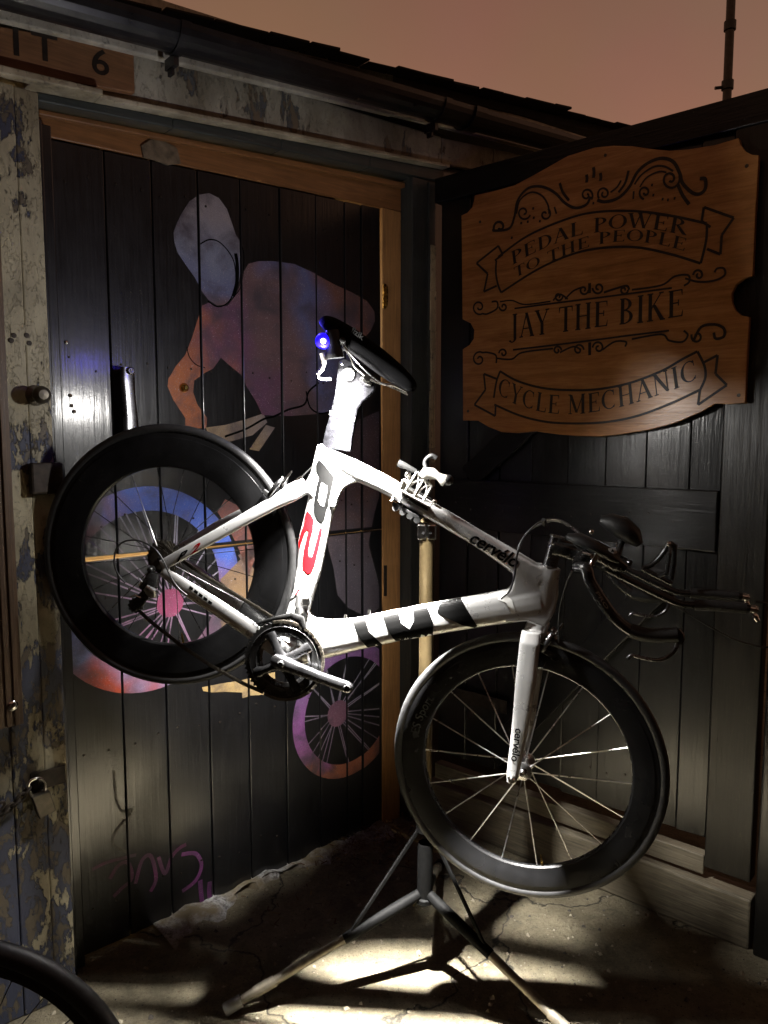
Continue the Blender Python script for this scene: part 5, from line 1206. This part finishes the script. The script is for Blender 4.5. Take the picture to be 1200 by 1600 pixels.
# clamp head round the top tube
tt = (BIKE.at(700, 813) - BIKE.at(600, 757)).normalized(); tw = BIKE.n.cross(tt).normalized()
if tw.z < 0: tw = -tw
def jaw(x, y, n=0): return BIKE.at(x, y, n)
b = MB(); b.cbox(jaw(650, 785, -.040), tt, BIKE.n, tw, .036, .014, .026); head_ = build(b, 'clamp_head', M_rubblack, stand, bevel=.006)
b = MB(); b.hexa([jaw(x, y, n) for n in (-.03, .036) for x, y in ((627, 764), (671, 789), (671, 793), (626, 768))]); uj = build(b, 'clamp_jaw', M_clampw, stand, bevel=.002)
b = MB(); b.hexa([jaw(x, y, n) for n in (-.03, .030) for x, y in ((627, 770), (669, 794), (668, 799), (626, 775))]); build(b, 'jaw_pad', M_rubblack, stand, bevel=.002)
for off in (.033, -.02):
    b = MB()
    for (x0, y0), (x1, y1) in (((634, 766), (652, 737)), ((647, 775), (661, 751)), ((661, 783), (675, 759)), ((625, 764), (630, 750))): b.tube([jaw(x0, y0, off), jaw(x1, y1, off)], .0033, 8)
    for pts in ([(634, 766), (644, 756), (655, 751), (664, 750)], [(652, 738), (654, 752), (649, 773)], [(650, 773), (660, 763), (668, 759), (676, 760)], [(664, 751), (667, 765), (661, 783)]): b.tube(catmull([jaw(x, y, off) for x, y in pts], 5), .0024, 8)
    b.tube([jaw(652, 737, off), jaw(664, 749, off), jaw(675, 759, off)], .0026, 8)
    b.tube([jaw(671, 791, off), jaw(674, 787, off)], .0028, 8)
    build(b, 'clamp_rib', M_clampw, stand, smooth=True)
b = MB(); b.hexa([jaw(x, y, n) for n in (-.03, .03) for x, y in ((614, 783), (656, 807), (654, 813), (612, 789))]); lj = build(b, 'lower_jaw', M_rubblack, stand, bevel=.002)
b = MB()
for i in range(4): b.lathe([(0, .03), (.008, .03), (.008, -.03), (0, -.03)], jaw(620 + i * 11, 792 + i * 6.2), BIKE.n, 12)
build(b, 'jaw_teeth', M_rubblack, stand, smooth=True)
b = MB(); b.tube([jaw(612, 783, .031), jaw(616, 774, .031), jaw(626, 779, .031), jaw(624, 784, .031)], .0035, 8); build(b, 'jaw_clip', M_clampw, stand, smooth=True)
b = MB(); b.cbox(jaw(632, 757, .02), tt, BIKE.n, tw, .009, .012, .012); build(b, 'clamp_block', M_clampw, stand, bevel=.003)
b = MB(); b.tube([jaw(636, 757, .0), jaw(640, 746, 0), jaw(637, 741, 0)], .006, 10); b.ball(jaw(637, 742, .0), .008, 10); b.ball(jaw(679, 784, .01), .007, 10); b.tube([jaw(640, 757, .02), jaw(664, 746, .02)], .004, 8); build(b, 'clamp_screw', M_steel, stand, smooth=True)
b = MB(); b.sweep(BIKE, [(660, 746, 7, .010, .03), (666, 739, 9.5, .012, .035), (676, 740, 8.5, .011, .04), (684, 744, 5.5, .009, .045), (689, 747, 6.5, .010, .048), (694, 750, 9, .012, .05), (697, 752, 8.5, .012, .05)], 16); build(b, 'clamp_handle', M_clampw, stand, smooth=True)
b = MB(); b.ball(jaw(700, 750, .05), .013, 12); build(b, 'handle_knob', M_rubblack, stand, smooth=True)
b = MB(); b.tube([jaw(622, 724, -.05), jaw(632, 728, -.05), jaw(650, 737, -.05)], [.010, .009, .006], 12); b.tube(catmull([jaw(668, 738, -.04), jaw(664, 722, -.05), jaw(674, 712, -.05), jaw(682, 716, -.05)]), [.006] * 19, 10); build(b, 'clamp_lever', M_rubblack, stand, smooth=True)
# tripod
b = MB(); b.lathe([(.0, .0), (.027, .0), (.0275, .012), (.022, .016), (.022, .165), (.019, .175)], PB + Vector((0, 0, .225)), (0, 0, 1), 24); build(b, 'sleeve', M_stand_k, stand, smooth=True)
b = MB(); b.lathe([(.0, .0), (.026, .0), (.026, .03), (.0, .03)], PB + Vector((0, 0, pz(1292) - .01)), (0, 0, 1), 24); build(b, 'sleeve', M_stand_k, stand, smooth=True)
e1 = ground_at(352, 1588); e2 = ground_at(930, 1662); e3 = Vector((.20, 2.62, 0))
for e_ in (e1, e2, e3):
    f_ = Vector((e_.x, e_.y, .018)); h_ = PB + Vector((0, 0, .255)); dv = f_ - h_; hz = (dv * Vector((1, 1, 0)).length if False else dv)
    b = MB(); b.tube([h_ + dv * .03, h_ + dv * .12, h_ + dv * .42], [.015, .016, .0145], 14); leg = build(b, 'leg', M_stand_k, stand, smooth=True)
    b = MB(); b.tube([h_ + dv * .42, h_ + dv * .93], .0125, 14); build(b, 'leg_tube', M_leg, leg, smooth=True)
    b = MB(); b.tube([h_ + dv * .76, h_ + dv * .86], .0155, 14); build(b, 'leg_band', M_leg, leg, smooth=True)
    b = MB(); b.tube([h_ + dv * .92, h_ + dv * 1.0], [.017, .018], 14); build(b, 'foot_cap', M_stand_k if e_ is not e1 else plain('grey_cap', (.12, .12, .12), .5), leg, smooth=True)
    k0 = PB + Vector((0, 0, pz(1292) + .005)) + dv.normalized() * .02; k1 = h_ + dv * .40
    sd_ = dv.cross(Vector((0, 0, 1))).normalized()
    b = MB(); b.hexa([q + sd_ * s * .004 + Vector((0, 0, c_)) for s in (-1, 1) for q, c_ in ((k0, -.009), (k1, -.009), (k1, .009), (k0, .009))]); build(b, 'strut', M_stand_k, leg, bevel=.002)

# ------------------------------------------------------------------ lamp clipped out from under the saddle
LP = depth(505, 533, 1.77)
tgt = Vector((.07, 1.89, 0))
lens = LP + Vector((.026, .008, -.030))
aim = (tgt - lens).normalized()
lamp = thing('work_lamp', LP, 'small black work lamp with glowing blue indicator clipped below the saddle', 'lamp')
b = MB(); side = aim.orthogonal().normalized()
b.lathe([(0, -.052), (.014, -.052), (.0165, -.046), (.0165, -.010), (.021, .0), (.0215, .012), (.0185, .0125)], lens - aim * .004, aim, 28); build(b, 'body', M_rubblack, lamp, smooth=True)
b = MB(); b.lathe([(0, .0), (.017, .0), (.017, -.002), (0, -.002)], lens + aim * .004, aim, 24); build(b, 'lens', emit('lamp_lens', (.85, .92, 1), 30), lamp)
toc = (CAM - LP).normalized()
b = MB(); b.lathe([(0, .012), (.010, .012), (.0145, .008), (.0185, 0), (.0185, -.02), (0, -.02)], LP, toc, 26); build(b, 'indicator_housing', emit('blue_halo_housing', (.012, .004, .9), 2.2), lamp, smooth=True)  # housing glows blue to stand in for the LED's bloom halo
b = MB(); b.ball(LP + toc * .0125, .0062, 12); build(b, 'indicator', emit('blue_led', (.62, .6, 1.0), 12), lamp, smooth=True)
b = MB(); b.tube(catmull([depth(x, y, 1.77) for x, y in ((503, 552), (506, 566), (503, 576), (498, 583), (499, 590), (506, 592), (517, 592))]), [.006] * 8 + [.005] * 12 + [.003] * 17, 10); build(b, 'hook', M_clampw, lamp, smooth=True)
b = MB(); b.tube(catmull([LP + Vector((.012, .02, .0)), LP + Vector((.03, .09, .0)), BIKE.at(535, 531, .09), BIKE.at(538, 540, .03)]), .006, 10); b.cbox(BIKE.at(538, 541, .025), BIKE.e, BIKE.n, BIKE.z, .012, .012, .010); build(b, 'clip_arm', M_rubblack, lamp, smooth=True)
def spot(name, energy, size, blend, loc, direction, color=(1, .97, .92), rad=.022):
    l = bpy.data.lights.new(name, 'SPOT'); l.energy = energy; l.spot_size = size; l.spot_blend = blend; l.color = color; l.shadow_soft_size = rad
    o = bpy.data.objects.new(name, l); link(o, lamp, Matrix.Translation(loc) @ direction.to_track_quat('-Z', 'Y').to_matrix().to_4x4()); return o
spot('lamp_beam', BEAM_W, R(44), 1.0, lens + aim * .012, aim)
spot('lamp_flood', FLOOD_W, R(104), 1.0, lens + aim * .014, (aim + Vector((-.06, .34, 0))).normalized())
sl = bpy.data.lights.new('lamp_spill', 'POINT'); sl.energy = SPILL_W; sl.color = (1, .97, .92); sl.shadow_soft_size = .014
link(bpy.data.objects.new('lamp_spill', sl), lamp, Matrix.Translation(lens + aim * .085 + Vector((-.03, -.03, 0))))
l = bpy.data.lights.new('added_blue_glow', 'POINT'); l.energy = BLUE_W; l.color = (.08, .06, 1); l.shadow_soft_size = .01
link(bpy.data.objects.new('added_blue_glow', l), lamp, Matrix.Translation(LP + Vector((-.03, .05, .045))))  # added light on the door side, tints the boards blue like haze

# ------------------------------------------------------------------ wheel of a parked bicycle at the near left corner
WC = Vector((-.785, 1.255, .340)); WF = Frame((WC.x, WC.y, 0), (1, .10, 0))
pw = thing('parked_wheel', (WC.x, WC.y, 0), 'black tyred bicycle wheel cut off by the bottom left corner', 'bicycle wheel')
wheel(WC, WF, .285, .312, .010, .0195, 28, SP_K, .035, pw, M_blkmetal, .2, False, name='hub', rim_line=False)
# ------------------------------------------------------------------ aerial mast behind
MP = depth(1136, 150, 5.6)
mast = thing('aerial_mast', (MP.x, MP.y, 0), 'thin dark metal aerial mast rising behind the open door', 'mast')
b = MB(); b.tube([(MP.x, MP.y, 0), (MP.x, MP.y, 6.2)], .031, 18); build(b, 'pole', plain('dull_mast', (.05, .045, .04), .5, .6), mast, smooth=True)
for yy in (46, 134):
    q = depth(1137, yy, 5.6); b = MB(); b.lathe([(.031, -.035), (.042, -.03), (.042, .03), (.031, .035)], (MP.x, MP.y, q.z), (0, 0, 1), 18)
    if yy > 100: b.tube([(MP.x, MP.y, q.z - .01), (MP.x - .09, MP.y, q.z - .02)], .012, 8)
    build(b, 'clamp', M_rubblack, mast)
# grit and small stones on the concrete
b = MB(); rnd = random.Random(11)
for i in range(2600):
    x, y = rnd.uniform(-1.0, 1.2), rnd.uniform(1.35, 2.9)
    if (Vector((x, y, 0)) - WALL.o).dot(WALL.n) < .01 or (Vector((x, y, 0)) - LEAF.o).dot(LEAF.n) < .05: continue
    r = min(.010, .0012 + rnd.expovariate(420)); c = Vector((x, y, r * .3)); a = rnd.uniform(0, 6.28); b.k = rnd.choice((0, 0, 1, 2))
    q = [c + Vector((cos(a + k * 1.57) * r * rnd.uniform(.6, 1.2), sin(a + k * 1.57) * r * rnd.uniform(.6, 1.2), -r * .2)) for k in range(4)]
    t_ = c + Vector((rnd.uniform(-.3, .3) * r, rnd.uniform(-.3, .3) * r, r * rnd.uniform(.4, .9)))
    b.add(q + [t_], [[0, 1, 4], [1, 2, 4], [2, 3, 4], [3, 0, 4]])
ob = build(b, 'grit', [plain('grit_pale', (.34, .30, .22), .85), plain('grit_dark', (.07, .06, .05), .85), plain('grit_brown', (.17, .13, .08), .85)], None, recalc=False)
tag(ob, 'small stones and grit scattered over the worn concrete yard', 'grit', kind='stuff')
# nail heads in the boards, screws in the sign
for lf, F_, es, zs, pn in ((leafU, WALL, edges[:-1], (1.30, 1.75, 2.25), .001), (leafL, WALL, edges[:-1], (.15, .62, 1.08), .001), (big, LEAF, [.012 + .137 * i for i in range(7)], (.42, 1.29, 2.0), .002)):
    b = MB()
    for e_ in es:
        for z_ in zs:
            for dx in (.03, .105):
                if F_ is WALL and e_ > 1.0 and dx > .05: continue
                n_0 = .027 if (F_ is LEAF and 1.2 < z_ < 1.385) else pn
                b.lathe([(0, .0008), (.0028, .0006), (.0036, -.002)], F_.P(e_ + dx + rnd.uniform(-.008, .008), z_ + rnd.uniform(-.02, .02), n_0), F_.n, 8)
    o_ = build(b, 'nail_heads', M_rust, lf); o_['kind'] = 'stuff'
for x, y in ((120, 400), (1120, 190), (75, 1110), (1090, 1050), (590, 150)):
    u_, z_ = s6([(x, y)])[0]; b = MB(); b.lathe([(0, .001), (.0045, .0012), (.0055, -.001)], LEAF.P(u_, z_, SN + .0006), LEAF.n, 14); build(b, 'screw', M_lockbody, sign, smooth=True)
# ------------------------------------------------------------------ straw and leaves blown into the corner
b = MB(); rnd = random.Random(3)
for i in range(900):
    u = rnd.gauss(1.08, .13); n = abs(rnd.gauss(0, .13)) + .01
    if u > 1.42 and n < .07: continue
    z = .006 + rnd.random() * .022 * max(0, 1 - n / .3)
    p0 = WALL.P(u, z + .001, n)
    if i % 5 == 0: p0 = WALL.P(rnd.uniform(.5, 1.35), .004 + rnd.random() * .004, rnd.uniform(.03, .5))
    a = rnd.uniform(0, 2 * pi); L = rnd.uniform(.008, .04); d_ = Vector((cos(a), sin(a), rnd.uniform(-.1, .25))); s_ = Vector((-sin(a), cos(a), rnd.uniform(-.3, .3))) * rnd.choice((.0005, .0008, .0012, .003))
    bend = Vector((rnd.uniform(-.4, .4), rnd.uniform(-.4, .4), rnd.uniform(0, .3))) * L * 1.1
    b.k = rnd.choice((0, 1, 1, 2, 1)); m_ = p0 + d_ * L * .5 + bend; e_ = p0 + d_ * L
    for q in (m_, e_): q.z = max(q.z, .003)
    b.add([p0 - s_, p0 + s_, m_ + s_, m_ - s_, e_ + s_ * .3, e_ - s_ * .3], [[0, 1, 2, 3], [3, 2, 4, 5]])
ob = build(b, 'leaf_litter', [plain('straw', (.26, .19, .08), .8), plain('brown_leaf', (.10, .05, .018), .8), plain('grey_straw', (.17, .145, .10), .8)], None, recalc=False)
tag(ob, 'dry straw and leaf scraps drifted into the corner below the pine door frame', 'leaf litter', kind='stuff')
bpy.context.view_layer.update()
